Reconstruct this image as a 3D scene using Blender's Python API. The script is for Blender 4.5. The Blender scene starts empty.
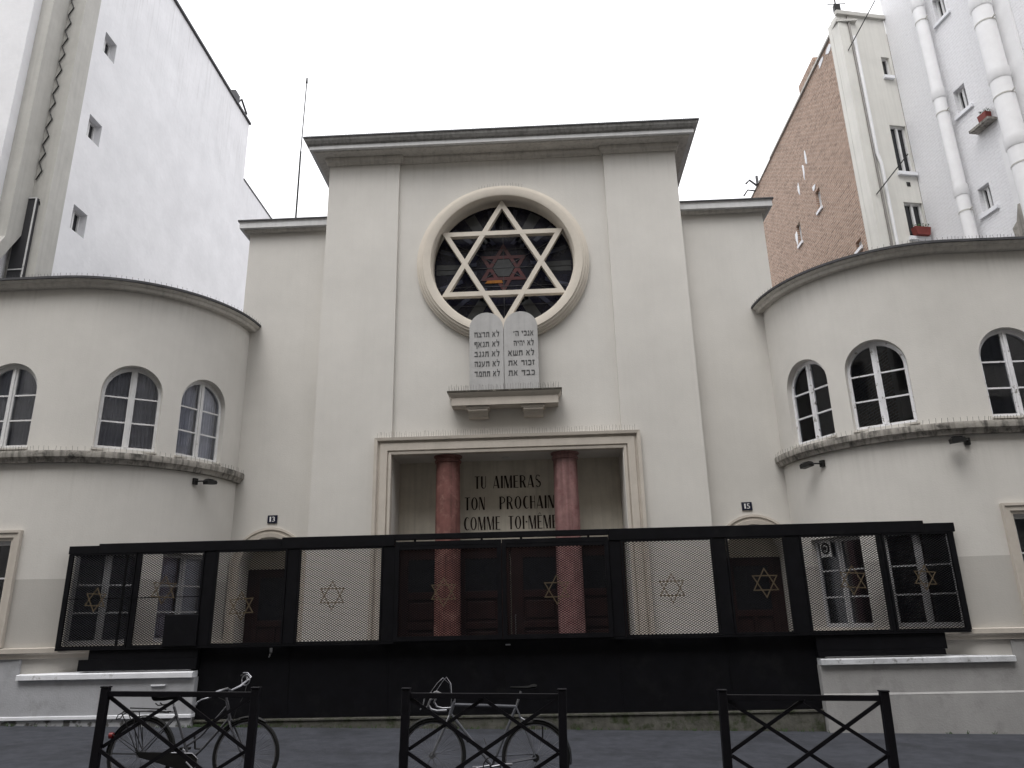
import bpy, bmesh, math, random
from mathutils import Vector, Matrix
R = math.radians
random.seed(4)
scene = bpy.context.scene
COL = scene.collection

# ------------------------------------------------------------------ camera, sky, sun, exposure
f_px, pitch, yaw, roll, EYE = 740.0, R(17.5), R(2.3), R(1.27), 1.7
F = Vector((-math.sin(yaw)*math.cos(pitch), math.cos(yaw)*math.cos(pitch), math.sin(pitch)))
R0 = Vector((math.cos(yaw), math.sin(yaw), 0)); U0 = R0.cross(F)
RR = R0*math.cos(roll) - U0*math.sin(roll); UU = U0*math.cos(roll) + R0*math.sin(roll)
cam_d = bpy.data.cameras.new('camera'); cam = bpy.data.objects.new('camera', cam_d); COL.objects.link(cam)
cam_d.sensor_width = 36; cam_d.lens = f_px*36/1024; cam_d.clip_end = 2000; cam_d.clip_start = .05
m3 = Matrix((RR, UU, -F)).transposed(); cam.matrix_world = Matrix.Translation((0, 0, EYE)) @ m3.to_4x4()
scene.camera = cam

SUN_EL, SUN_AZ = 62, 200       # high veiled sun behind the photographer
world = bpy.data.worlds.new('World'); scene.world = world; world.use_nodes = True
wn = world.node_tree; wl = wn.links
bg = wn.nodes['Background']
sky = wn.nodes.new('ShaderNodeTexSky'); sky.sky_type = 'NISHITA'; sky.sun_disc = False
sky.sun_elevation = R(SUN_EL); sky.sun_rotation = R(SUN_AZ); sky.dust_density = 4; sky.air_density = 1.2
hs = wn.nodes.new('ShaderNodeHueSaturation'); hs.inputs['Saturation'].default_value = .05
# overcast veil: an even white cloud layer mixed over the sky
mx = wn.nodes.new('ShaderNodeMix'); mx.data_type = 'RGBA'; mx.inputs['Factor'].default_value = .6
mx.inputs['B'].default_value = (10.0, 10.0, 10.3, 1)
wl.new(sky.outputs[0], hs.inputs['Color']); wl.new(hs.outputs[0], mx.inputs['A'])
wl.new(mx.outputs['Result'], bg.inputs['Color']); bg.inputs['Strength'].default_value = .11
sd = bpy.data.lights.new('sun', 'SUN'); sd.energy = .6; sd.angle = R(30); sd.color = (1, .97, .93)
sun = bpy.data.objects.new('sun', sd); COL.objects.link(sun)
az, el = R(SUN_AZ), R(SUN_EL)
sdir = Vector((math.sin(az)*math.cos(el), math.cos(az)*math.cos(el), math.sin(el)))
sun.rotation_euler = sdir.to_track_quat('Z', 'Y').to_euler()
scene.view_settings.view_transform = 'Standard'; scene.view_settings.look = 'None'
scene.view_settings.exposure = 1.1; scene.view_settings.gamma = 1

X0 = -.73
def gz(x): return .04 - .022*x           # the street falls gently to the right

# ------------------------------------------------------------------ materials
def mat(name, col, rough=.85, var=.12, scale=1.5, bump=.15, bscale=60, metal=0, streak=0, spec=.3, blotch=None):
    m = bpy.data.materials.new(name); m.use_nodes = True
    nt = m.node_tree; N = nt.nodes; L = nt.links; b = N['Principled BSDF']
    b.inputs['Roughness'].default_value = rough; b.inputs['Metallic'].default_value = metal
    b.inputs['Specular IOR Level'].default_value = spec
    tc = N.new('ShaderNodeTexCoord')
    n1 = N.new('ShaderNodeTexNoise'); n1.inputs['Scale'].default_value = scale; n1.inputs['Detail'].default_value = 8; n1.inputs['Roughness'].default_value = .65
    L.new(tc.outputs['Object'], n1.inputs['Vector'])
    r1 = N.new('ShaderNodeMapRange'); r1.inputs[1].default_value = .3; r1.inputs[2].default_value = .7
    r1.inputs[3].default_value = 1-var; r1.inputs[4].default_value = 1+var
    L.new(n1.outputs['Fac'], r1.inputs[0])
    cur = r1.outputs[0]
    if streak:
        mp = N.new('ShaderNodeMapping'); mp.inputs['Scale'].default_value = (9, 9, .35); L.new(tc.outputs['Object'], mp.inputs[0])
        n2 = N.new('ShaderNodeTexNoise'); n2.inputs['Scale'].default_value = 1.6; n2.inputs['Detail'].default_value = 5; L.new(mp.outputs[0], n2.inputs['Vector'])
        r2 = N.new('ShaderNodeMapRange'); r2.inputs[1].default_value = .45; r2.inputs[2].default_value = .75; r2.inputs[3].default_value = 1; r2.inputs[4].default_value = 1-streak
        L.new(n2.outputs['Fac'], r2.inputs[0])
        mm = N.new('ShaderNodeMath'); mm.operation = 'MULTIPLY'; L.new(cur, mm.inputs[0]); L.new(r2.outputs[0], mm.inputs[1]); cur = mm.outputs[0]
    vm = N.new('ShaderNodeVectorMath'); vm.operation = 'SCALE'; vm.inputs[0].default_value = col[:3]; L.new(cur, vm.inputs['Scale'])
    out = vm.outputs[0]
    if blotch:                       # (colour, scale, threshold, softness)
        n3 = N.new('ShaderNodeTexNoise'); n3.inputs['Scale'].default_value = blotch[1]; n3.inputs['Detail'].default_value = 10; n3.inputs['Roughness'].default_value = .7
        L.new(tc.outputs['Object'], n3.inputs['Vector'])
        r3 = N.new('ShaderNodeMapRange'); r3.inputs[1].default_value = blotch[2]; r3.inputs[2].default_value = blotch[2]+blotch[3]; L.new(n3.outputs['Fac'], r3.inputs[0])
        mix = N.new('ShaderNodeMix'); mix.data_type = 'RGBA'; mix.inputs['B'].default_value = (*blotch[0], 1)
        L.new(r3.outputs[0], mix.inputs['Factor']); L.new(out, mix.inputs['A']); out = mix.outputs['Result']
    L.new(out, b.inputs['Base Color'])
    m['out'] = 1
    if bump:
        n4 = N.new('ShaderNodeTexNoise'); n4.inputs['Scale'].default_value = bscale; n4.inputs['Detail'].default_value = 4; L.new(tc.outputs['Object'], n4.inputs['Vector'])
        bp = N.new('ShaderNodeBump'); bp.inputs['Strength'].default_value = bump; bp.inputs['Distance'].default_value = .01
        L.new(n4.outputs['Fac'], bp.inputs['Height']); L.new(bp.outputs[0], b.inputs['Normal'])
    return m
def tree(m): return m.node_tree, m.node_tree.nodes, m.node_tree.links, m.node_tree.nodes['Principled BSDF']

M = {}
M['stucco'] = mat('painted_render', (.62, .60, .565), .9, .06, .7, .25, 45, streak=.02)
M['wing'] = mat('wing_render', (.62, .60, .565), .9, .07, .7, .25, 45, streak=.02)
nt, N, L, b = tree(M['wing'])        # the greyer repainted anti-graffiti band up to 2.45 m
tc = N.new('ShaderNodeTexCoord'); sx = N.new('ShaderNodeSeparateXYZ'); L.new(tc.outputs['Object'], sx.inputs[0])
lt = N.new('ShaderNodeMath'); lt.operation = 'LESS_THAN'; lt.inputs[1].default_value = 2.48; L.new(sx.outputs['Z'], lt.inputs[0])
mxx = N.new('ShaderNodeMix'); mxx.data_type = 'RGBA'; mxx.blend_type = 'MULTIPLY'; mxx.inputs['B'].default_value = (.76, .755, .75, 1)
src = b.inputs['Base Color'].links[0].from_socket
L.new(lt.outputs[0], mxx.inputs['Factor']); L.new(src, mxx.inputs['A']); L.new(mxx.outputs['Result'], b.inputs['Base Color'])
M['trim'] = mat('cream_stone_trim', (.52, .475, .42), .8, .08, 3, .2, 50, streak=.05)
M['cornice'] = mat('cornice_render', (.55, .525, .485), .85, .1, 2, .2, 40, streak=.25)
M['zinc'] = mat('dark_zinc', (.06, .06, .065), .6, .3, 4, .1, 30)
M['sooty'] = mat('soot_stained_stone', (.34, .32, .29), .9, .25, 3, .4, 30, streak=.8, blotch=((.06, .058, .052), 4, .52, .14))
M['plinth'] = mat('plinth_render', (.34, .335, .33), .9, .1, 2, .4, 40, streak=.04, blotch=((.23, .225, .22), 2.5, .52, .25))
M['plinth_dirty'] = mat('stained_base', (.42, .42, .41), .9, .15, 3, .5, 30, streak=.1, blotch=((.07, .07, .06), 3.2, .57, .04))
M['white_paint'] = mat('white_wall_paint', (.78, .79, .82), .7, .08, 4, .2, 40, blotch=((.45, .45, .45), 4, .6, .1))
M['stone_coping'] = mat('worn_coping', (.55, .56, .58), .8, .2, 4, .3, 30, blotch=((.22, .22, .22), 6, .55, .08))
M['mossy'] = mat('mossy_stone', (.10, .098, .085), .95, .35, 4, .8, 25, blotch=((.035, .045, .02), 5, .5, .15))
M['asphalt'] = mat('asphalt', (.048, .051, .062), .85, .3, 5, .9, 140, blotch=((.032, .034, .041), 1.1, .5, .12))
M['road'] = mat('road_asphalt', (.05, .05, .052), .85, .2, 2, .7, 150)
M['concrete'] = mat('courtyard_paving', (.25, .25, .24), .9, .2, 3, .4, 40)
M['kerbstone'] = mat('granite_kerb', (.28, .28, .27), .8, .15, 6, .4, 60)
M['black'] = mat('black_gate_paint', (.0035, .0035, .005), .6, .4, 5, .12, 25, spec=.14, blotch=((.009, .009, .010), 2.2, .55, .15))
M['barrier'] = mat('barrier_paint', (.006, .0055, .008), .5, .25, 8, .08, 60, spec=.2)
M['gold'] = mat('brass', (.095, .072, .045), .5, .2, 9, 0, metal=.1)
M['blackmetal'] = mat('black_metal', (.012, .012, .012), .45, .2, 8, 0)
M['spike'] = mat('spike_wire', (.22, .21, .20), .5, .1, 8, 0, metal=.5)
M['frame'] = mat('window_paint', (.66, .66, .66), .6, .1, 5, .2, 60, blotch=((.30, .29, .28), 12, .62, .08))
M['frame_old'] = mat('flaking_window_paint', (.72, .72, .74), .65, .1, 5, .3, 60, blotch=((.2, .19, .17), 9, .58, .05))
M['redwood'] = mat('red_brown_door', (.022, .007, .006), .5, .3, 4, .2, 40, streak=.4, blotch=((.045, .015, .013), 5, .6, .15))
M['darkglass'] = mat('dark_door_glass', (.012, .013, .016), .15, .1, 2, 0, spec=.5)
M['marbleL'] = mat('worn_red_marble', (.17, .075, .066), .45, .25, 5, .1, 30, blotch=((.26, .14, .12), 3.6, .52, .14), streak=.45)
M['marbleR'] = mat('pink_red_marble', (.26, .145, .14), .4, .25, 5, .1, 30, blotch=((.16, .065, .065), 6, .5, .2), streak=.45)
M['niche'] = mat('porch_wall', (.60, .56, .48), .9, .12, 2, .3, 40, streak=.15)
M['letters'] = mat('painted_letters', (.025, .015, .012), .7, .2, 20, 0)
M['tablet'] = mat('grey_tablet_stone', (.43, .425, .42), .8, .08, 5, .3, 60, streak=.1)
M['tabletext'] = mat('engraved_letters', (.09, .09, .09), .8, .1, 20, 0)
M['plate'] = mat('enamel_plate', (.010, .012, .03), .3, .1, 5, 0)
M['platetext'] = mat('enamel_white', (.75, .75, .75), .4, .05, 5, 0)
M['stained'] = mat('stained_glass_dark', (.006, .006, .014), .25, .5, 4, .1, 8, spec=.3)
M['sg_grey'] = mat('stained_glass_grey', (.03, .032, .034), .3, .4, 6, .15, 9, spec=.5)
M['sg_blue'] = mat('stained_glass_blue', (.022, .025, .045), .3, .4, 6, .15, 9, spec=.5)
M['sg_red'] = mat('stained_glass_red', (.06, .012, .014), .3, .4, 6, .15, 9, spec=.5)
M['sg_amber'] = mat('stained_glass_amber', (.25, .10, .02), .2, .2, 6, .1, 9, spec=.5)
M['lead'] = mat('lead_came', (.05, .05, .055), .5, .1, 5, 0)
M['party'] = mat('white_party_wall', (.80, .80, .82), .9, .07, .9, .6, 7, blotch=((.73, .73, .75), 1.1, .5, .3))
M['flue'] = mat('cream_flue_render', (.50, .49, .46), .9, .08, 2, .3, 30, streak=.1)
M['beige'] = mat('beige_render', (.68, .67, .63), .9, .06, 1, .3, 30, streak=.08)
M['pipe'] = mat('white_pipe', (.80, .80, .81), .7, .05, 3, .15, 30)
M['pot'] = mat('red_planter', (.17, .035, .03), .6, .2, 5, .1, 30)
M['leaf'] = mat('leaf_green', (.05, .09, .03), .8, .4, 20, 0)
M['curtain'] = mat('net_curtain', (.75, .75, .78), .9, .12, 6, 0)
M['silver'] = mat('bare_steel', (.34, .34, .36), .35, .1, 8, 0, metal=.9)
M['bikegrey'] = mat('bike_grey_paint', (.06, .06, .068), .35, .15, 8, 0, spec=.5)
M['bikesilver'] = mat('bike_silver_paint', (.15, .155, .175), .35, .15, 8, 0, metal=.4)
M['rubber'] = mat('black_rubber', (.012, .012, .012), .8, .2, 10, 0)
M['leather'] = mat('saddle_black', (.008, .008, .008), .6, .2, 12, .1, 80, spec=.1)
M['redlens'] = mat('red_reflector', (.20, .01, .01), .25, .1, 5, 0, spec=.6)
M['lamplens'] = mat('frosted_lamp_glass', (.6, .6, .58), .4, .05, 5, 0)
M['whiteplastic'] = mat('white_plastic', (.6, .6, .6), .6, .05, 5, 0)

def brick_mat(name, c1, c2, mortar, wscale, bumps, vary):
    m = mat(name, c1, .9, vary, 1.2, 0, blotch=None, streak=.1)
    nt, N, L, b = tree(m)
    tc = N.new('ShaderNodeTexCoord'); mp = N.new('ShaderNodeMapping'); L.new(tc.outputs['Object'], mp.inputs[0])
    mp.inputs['Rotation'].default_value = (R(90), 0, R(90)) if wscale == 'x' else (R(90), 0, 0)
    # the bricks run along Y and Z
    cx = N.new('ShaderNodeSeparateXYZ'); L.new(tc.outputs['Object'], cx.inputs[0])
    cb = N.new('ShaderNodeCombineXYZ'); L.new(cx.outputs['Y'], cb.inputs['X']); L.new(cx.outputs['Z'], cb.inputs['Y'])
    bt = N.new('ShaderNodeTexBrick'); L.new(cb.outputs[0], bt.inputs['Vector'])
    bt.inputs['Scale'].default_value = 1; bt.inputs['Brick Width'].default_value = .23; bt.inputs['Row Height'].default_value = .075
    bt.inputs['Mortar Size'].default_value = .010; bt.inputs['Color1'].default_value = (*c1, 1); bt.inputs['Color2'].default_value = (*c2, 1); bt.inputs['Mortar'].default_value = (*mortar, 1)
    bt.inputs['Bias'].default_value = -.2; bt.inputs['Mortar Smooth'].default_value = .3
    mu = N.new('ShaderNodeMix'); mu.data_type = 'RGBA'; mu.blend_type = 'MULTIPLY'; mu.inputs['Factor'].default_value = 1
    nz = N.new('ShaderNodeTexNoise'); nz.inputs['Scale'].default_value = 14; nz.inputs['Detail'].default_value = 10; nz.inputs['Roughness'].default_value = .8; L.new(tc.outputs['Object'], nz.inputs['Vector'])
    rr = N.new('ShaderNodeMapRange'); rr.inputs[1].default_value = .3; rr.inputs[2].default_value = .7; rr.inputs[3].default_value = 1-vary; rr.inputs[4].default_value = 1+vary; L.new(nz.outputs['Fac'], rr.inputs[0])
    L.new(bt.outputs['Color'], mu.inputs['A']); L.new(rr.outputs[0], mu.inputs['B'])
    L.new(mu.outputs['Result'], b.inputs['Base Color'])
    bp = N.new('ShaderNodeBump'); bp.inputs['Strength'].default_value = bumps; bp.inputs['Distance'].default_value = .012
    n9 = N.new('ShaderNodeTexNoise'); n9.inputs['Scale'].default_value = 40; L.new(tc.outputs['Object'], n9.inputs['Vector'])
    ad = N.new('ShaderNodeMath'); ad.operation = 'SUBTRACT'; L.new(n9.outputs['Fac'], ad.inputs[0]); L.new(bt.outputs['Fac'], ad.inputs[1])
    L.new(ad.outputs[0], bp.inputs['Height']); L.new(bp.outputs[0], b.inputs['Normal'])
    return m
M['brick'] = brick_mat('old_pink_brick', (.37, .25, .19), (.21, .135, .10), (.48, .42, .36), 'x', .6, .7)
M['whitebrick'] = brick_mat('white_painted_brick', (.80, .80, .82), (.79, .79, .81), (.75, .75, .77), 'x', .8, .05)

def glass_mat():
    m = bpy.data.materials.new('window_glass'); m.use_nodes = True
    nt = m.node_tree; N = nt.nodes; L = nt.links; N.remove(N['Principled BSDF']); o = N['Material Output']
    g = N.new('ShaderNodeBsdfGlossy'); g.inputs['Roughness'].default_value = .04; g.inputs['Color'].default_value = (.75, .77, .82, 1)
    t = N.new('ShaderNodeBsdfTransparent'); t.inputs['Color'].default_value = (.88, .89, .92, 1)
    fr = N.new('ShaderNodeFresnel'); fr.inputs['IOR'].default_value = 1.5
    ms = N.new('ShaderNodeMixShader'); L.new(fr.outputs[0], ms.inputs[0]); L.new(t.outputs[0], ms.inputs[1]); L.new(g.outputs[0], ms.inputs[2])
    L.new(ms.outputs[0], o.inputs['Surface']); return m
M['glass'] = glass_mat()
M['frame_dull'] = mat('greyed_window_paint', (.42, .42, .43), .65, .1, 5, .3, 60)
M['soot'] = mat('soot_black_edge', (.07, .065, .055), .95, .4, 8, .3, 40, blotch=((.25, .235, .20), 9, .56, .1))
M['limestone'] = mat('darkened_limestone', (.34, .32, .28), .9, .15, 1.5, .2, 20, streak=.2)  # stone of the unseen house opposite, darkened to cut light bounced onto the facade
M['ring'] = mat('cream_ring_stone', (.60, .55, .48), .8, .06, 3, .2, 50)
M['fascia'] = mat('pale_fascia_paint', (.62, .62, .62), .7, .06, 3, .1, 40, streak=.1)
M['crown'] = mat('grimy_crown_moulding', (.30, .295, .285), .85, .15, 3, .3, 40, streak=.4)

# rain-washed soot with a shape of its own: thin vertical runs that start at the ledges
def soot_runs(m, bands, amount):
    nt, N, L, b = tree(m); src = b.inputs['Base Color'].links[0].from_socket
    tc = N.new('ShaderNodeTexCoord'); sp = N.new('ShaderNodeSeparateXYZ'); L.new(tc.outputs['Object'], sp.inputs[0])
    mp = N.new('ShaderNodeMapping'); mp.inputs['Scale'].default_value = (7, 7, .25); L.new(tc.outputs['Object'], mp.inputs[0])
    nz = N.new('ShaderNodeTexNoise'); nz.inputs['Scale'].default_value = 2.2; nz.inputs['Detail'].default_value = 6; L.new(mp.outputs[0], nz.inputs['Vector'])
    r = N.new('ShaderNodeMapRange'); r.inputs[1].default_value = .50; r.inputs[2].default_value = .72; L.new(nz.outputs['Fac'], r.inputs[0])
    tot = None
    for z_top, ln in bands:
        f = N.new('ShaderNodeMapRange'); f.inputs[1].default_value = z_top-ln; f.inputs[2].default_value = z_top; L.new(sp.outputs['Z'], f.inputs[0])
        c = N.new('ShaderNodeMath'); c.operation = 'LESS_THAN'; c.inputs[1].default_value = z_top+.02; L.new(sp.outputs['Z'], c.inputs[0])
        p = N.new('ShaderNodeMath'); p.operation = 'MULTIPLY'; L.new(f.outputs[0], p.inputs[0]); L.new(c.outputs[0], p.inputs[1])
        if tot is None: tot = p.outputs[0]
        else:
            q = N.new('ShaderNodeMath'); q.operation = 'MAXIMUM'; L.new(tot, q.inputs[0]); L.new(p.outputs[0], q.inputs[1]); tot = q.outputs[0]
    k = N.new('ShaderNodeMath'); k.operation = 'MULTIPLY'; L.new(r.outputs[0], k.inputs[0]); L.new(tot, k.inputs[1])
    k2 = N.new('ShaderNodeMath'); k2.operation = 'MULTIPLY'; k2.inputs[1].default_value = amount; L.new(k.outputs[0], k2.inputs[0])
    mx_ = N.new('ShaderNodeMix'); mx_.data_type = 'RGBA'; mx_.inputs['B'].default_value = (.22, .205, .18, 1)
    L.new(k2.outputs[0], mx_.inputs['Factor']); L.new(src, mx_.inputs['A']); L.new(mx_.outputs['Result'], b.inputs['Base Color'])
soot_runs(M['wing'], ((4.5, .9), (7.8, .6)), .14)
soot_runs(M['stucco'], ((11.8, .9),), .18)
soot_runs(M['party'], ((20.3, 4.5),), .22)

# ------------------------------------------------------------------ object helpers
def tag(o, label=None, cat=None, group=None, kind=None):
    if label: o['label'] = label
    if cat: o['category'] = cat
    if group: o['group'] = group
    if kind: o['kind'] = kind
    return o
def thing(name, label, cat, loc=(0, 0, 0), group=None):
    o = bpy.data.objects.new(name, None); COL.objects.link(o); o.location = loc; o.empty_display_size = .2
    return tag(o, label, cat, group)
def root_of(o):                     # parts built in world coordinates have an identity world matrix
    return Vector(o.location) if o.parent is None else Vector((0, 0, 0))
def link(name, bm, m, parent=None, label=None, world=True, smooth=False, merge=False):
    """bm in world coordinates (world=True) or in the parent's own coordinates"""
    if merge: bmesh.ops.remove_doubles(bm, verts=bm.verts, dist=1e-5)
    me = bpy.data.meshes.new(name); bm.to_mesh(me); bm.free()
    me.materials.append(M[m] if isinstance(m, str) else m)
    o = bpy.data.objects.new(name, me); COL.objects.link(o)
    if smooth:
        for p in me.polygons: p.use_smooth = True
        me.set_sharp_from_angle(angle=R(35))
    if parent:
        o.parent = parent
        if world: o.matrix_parent_inverse = Matrix.Translation(-root_of(parent))
    if label: o['label'] = label
    if name == 'bird_spikes': o['kind'] = 'stuff'
    return o
def copy_tree(o, parent=None):
    c = o.copy(); COL.objects.link(c); c.parent = parent
    if parent: c.matrix_parent_inverse = o.matrix_parent_inverse.copy()
    for ch in list(o.children): copy_tree(ch, c)
    return c
def BM(): return bmesh.new()
def quad(bm, vs, want=None):
    vv = [bm.verts.new(v) for v in vs]; fc = bm.faces.new(vv)
    if want is not None:
        fc.normal_update()
        if fc.normal.dot(Vector(want)) < 0: fc.normal_flip()
    return fc
def box(bm, a, b_, bev=0):
    x0, y0, z0 = a; x1, y1, z1 = b_
    g = bmesh.ops.create_cube(bm, size=1)
    for v in g['verts']:
        v.co = Vector(((x0+x1)/2+v.co.x*(x1-x0), (y0+y1)/2+v.co.y*(y1-y0), (z0+z1)/2+v.co.z*(z1-z0)))
    if bev:
        es = {e for v in g['verts'] for e in v.link_edges}
        bmesh.ops.bevel(bm, geom=list(es), offset=bev, segments=1, affect='EDGES')
def prism(bm, poly, z0, z1):
    lo = [bm.verts.new((x, y, z0)) for x, y in poly]; hi = [bm.verts.new((x, y, z1)) for x, y in poly]
    n = len(poly)
    fs = [bm.faces.new(lo[::-1]), bm.faces.new(hi)]
    for i in range(n): fs.append(bm.faces.new((lo[i], lo[(i+1) % n], hi[(i+1) % n], hi[i])))
    bmesh.ops.recalc_face_normals(bm, faces=fs)
def slab(bm, poly, fn0, fn1):
    """poly of (u,w); fn0/fn1 map (u,w) to the two faces' points"""
    lo = [bm.verts.new(fn0(*p)) for p in poly]; hi = [bm.verts.new(fn1(*p)) for p in poly]; n = len(poly)
    fs = [bm.faces.new(lo[::-1]), bm.faces.new(hi)]
    for i in range(n): fs.append(bm.faces.new((lo[i], lo[(i+1) % n], hi[(i+1) % n], hi[i])))
    bmesh.ops.recalc_face_normals(bm, faces=fs)
def bar(bm, p, q, w, d=None, up=(0, 1, 0)):
    """rectangular bar from p to q; w in the plane, d along 'up'"""
    p, q = Vector(p), Vector(q); d = d or w; t = (q-p).normalized(); u = Vector(up)
    s = t.cross(u)
    if s.length < 1e-4: s = t.cross(Vector((1, 0, 0)))
    s.normalize(); u = s.cross(t).normalized()
    c = [(-1, -1), (1, -1), (1, 1), (-1, 1)]
    A = [bm.verts.new(p+s*a*w/2+u*b_*d/2) for a, b_ in c]; B = [bm.verts.new(q+s*a*w/2+u*b_*d/2) for a, b_ in c]
    fs = [bm.faces.new(A[::-1]), bm.faces.new(B)]
    for i in range(4): fs.append(bm.faces.new((A[i], A[(i+1) % 4], B[(i+1) % 4], B[i])))
    bmesh.ops.recalc_face_normals(bm, faces=fs)
def tube(bm, pts, r, n=8, caps=True, closed=False):
    pts = [Vector(p) for p in pts]; rs = r if isinstance(r, (list, tuple)) else [r]*len(pts)
    rings = []; prev = None
    for i, p in enumerate(pts):
        if closed: t = (pts[(i+1) % len(pts)]-pts[i-1])
        else: t = pts[min(i+1, len(pts)-1)]-pts[max(i-1, 0)]
        t.normalize()
        if prev is None:
            a = t.orthogonal().normalized()
        else:
            a = prev - t*prev.dot(t); a.normalize()
        prev = a; b_ = t.cross(a)
        rings.append([bm.verts.new(p+(a*math.cos(k*2*math.pi/n)+b_*math.sin(k*2*math.pi/n))*rs[i]) for k in range(n)])
    m = len(rings)
    for i in range(m if closed else m-1):
        A, B = rings[i], rings[(i+1) % m]
        for k in range(n): bm.faces.new((A[k], A[(k+1) % n], B[(k+1) % n], B[k]))
    if caps and not closed: bm.faces.new(rings[0][::-1]); bm.faces.new(rings[-1])
def lathe(bm, prof, n=24, centre=(0, 0, 0)):
    c = Vector(centre); rings = []
    for r, z in prof: rings.append([bm.verts.new(c+Vector((r*math.cos(k*2*math.pi/n), r*math.sin(k*2*math.pi/n), z))) for k in range(n)])
    for A, B in zip(rings, rings[1:]):
        for k in range(n): bm.faces.new((A[k], A[(k+1) % n], B[(k+1) % n], B[k]))
    bm.faces.new(rings[0][::-1]); bm.faces.new(rings[-1])
def miter(pts, closed=False):
    """outward (right-hand side of travel) mitre vectors of a 2-D polyline"""
    out = []; n = len(pts)
    def nor(a, b_):
        d = Vector((b_[0]-a[0], b_[1]-a[1])).normalized(); return Vector((d.y, -d.x))
    for i in range(n):
        ns = []
        if i > 0 or closed: ns.append(nor(pts[i-1], pts[i]))
        if i < n-1 or closed: ns.append(nor(pts[i], pts[(i+1) % n]))
        m = sum(ns, Vector((0, 0))); m.normalize(); out.append(m/max(.3, m.dot(ns[0])))
    return out
def sweep(bm, pts, prof, fn, normals=None, closed=False):
    """pts 2-D path, prof list of (offset, w); fn(u, v, w) -> 3-D point"""
    nn = normals or miter(pts, closed)
    rings = [[bm.verts.new(fn(p[0]+m[0]*o, p[1]+m[1]*o, w)) for o, w in prof] for p, m in zip(pts, nn)]
    k = len(prof); n = len(rings); fs = []
    for i in range(n if closed else n-1):
        A, B = rings[i], rings[(i+1) % n]
        for j in range(k): fs.append(bm.faces.new((A[j], A[(j+1) % k], B[(j+1) % k], B[j])))
    if not closed: fs.append(bm.faces.new(rings[0][::-1])); fs.append(bm.faces.new(rings[-1]))
    bmesh.ops.recalc_face_normals(bm, faces=fs)
def wall(bm, P, s0, s1, z0, z1, t, openings=(), ds=None, extra=()):
    """P(s)->(x,y,nx,ny). openings: (sa, sb, lo(s), hi(s), n)"""
    cuts = {round(s0, 6), round(s1, 6)}
    for o in openings:
        n = o[4]
        for i in range(n+1): cuts.add(round(o[0]+(o[1]-o[0])*(.5-.5*math.cos(math.pi*i/n)), 6))
    if ds:
        a, b_, d = ds; n = max(1, int((b_-a)/d))
        for i in range(n+1): cuts.add(round(a+(b_-a)*i/n, 6))
    cs = sorted(c for c in cuts if s0-1e-6 <= c <= s1+1e-6)
    cs = [c for i, c in enumerate(cs) if i == 0 or c-cs[i-1] > 1e-5]
    def pf(s, z, k):
        x, y, nx, ny = P(s); return Vector((x-nx*t*k, y-ny*t*k, z))
    for a, b_ in zip(cs, cs[1:]):
        mid = (a+b_)/2; act = sorted([o for o in openings if o[0]-1e-6 < mid < o[1]+1e-6], key=lambda o: o[2](mid))
        x, y, nx, ny = P(mid); nv = (nx, ny, 0)
        edges_a = [z0]; edges_b = [z0]
        for o in act: edges_a += [o[2](a), o[3](a)]; edges_b += [o[2](b_), o[3](b_)]
        edges_a.append(z1); edges_b.append(z1)
        for i in range(0, len(edges_a), 2):
            la, ha, lb, hb = edges_a[i], edges_a[i+1], edges_b[i], edges_b[i+1]
            if ha-la < 1e-5 and hb-lb < 1e-5: continue
            quad(bm, (pf(a, la, 0), pf(b_, lb, 0), pf(b_, hb, 0), pf(a, ha, 0)), nv)
            quad(bm, (pf(a, la, 1), pf(b_, lb, 1), pf(b_, hb, 1), pf(a, ha, 1)), (-nx, -ny, 0))
            quad(bm, (pf(a, ha, 0), pf(b_, hb, 0), pf(b_, hb, 1), pf(a, ha, 1)), (0, 0, 1))
            quad(bm, (pf(a, la, 0), pf(b_, lb, 0), pf(b_, lb, 1), pf(a, la, 1)), (0, 0, -1))
    def side(s, lo, hi):
        if hi-lo > 1e-4: quad(bm, (pf(s, lo, 0), pf(s, lo, 1), pf(s, hi, 1), pf(s, hi, 0)))
    for o in openings:
        side(o[0], o[2](o[0]), o[3](o[0])); side(o[1], o[2](o[1]), o[3](o[1]))
    side(s0, z0, z1); side(s1, z0, z1)
def arch_pts(cx, hw, zs, zb, n=20):
    """outline of a round-headed opening, from bottom left over the top to bottom right"""
    pts = [(cx-hw, zb)]
    for i in range(n+1):
        a = math.pi*(1-i/n); pts.append((cx+hw*math.cos(a), zs+hw*math.sin(a)))
    pts.append((cx+hw, zb)); return pts
def mir(x, side): return x if side > 0 else 2*X0-x

def text_bm(body, w, h, spacing=1.0, extr=.002, ky=None):
    cu = bpy.data.curves.new('t', 'FONT'); cu.body = body; cu.extrude = 0; cu.space_character = spacing; cu.resolution_u = 4; cu.fill_mode = 'FRONT'
    o = bpy.data.objects.new('t', cu); COL.objects.link(o)
    dg = bpy.context.evaluated_depsgraph_get(); me = bpy.data.meshes.new_from_object(o.evaluated_get(dg))
    bm = BM(); bm.from_mesh(me); bpy.data.objects.remove(o); bpy.data.meshes.remove(me)
    xs = [v.co.x for v in bm.verts]; ys = [v.co.y for v in bm.verts]
    mx_, Mx, my, My = min(xs), max(xs), min(ys), max(ys)
    for v in bm.verts: v.co = Vector(((v.co.x-mx_)/(Mx-mx_)*w, 0, v.co.y*ky if ky else (v.co.y-my)/(My-my)*h))
    r = bmesh.ops.extrude_face_region(bm, geom=bm.faces[:])
    for g in r['geom']:
        if isinstance(g, bmesh.types.BMVert): g.co.y -= extr
    bmesh.ops.recalc_face_normals(bm, faces=bm.faces[:])
    return bm
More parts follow.
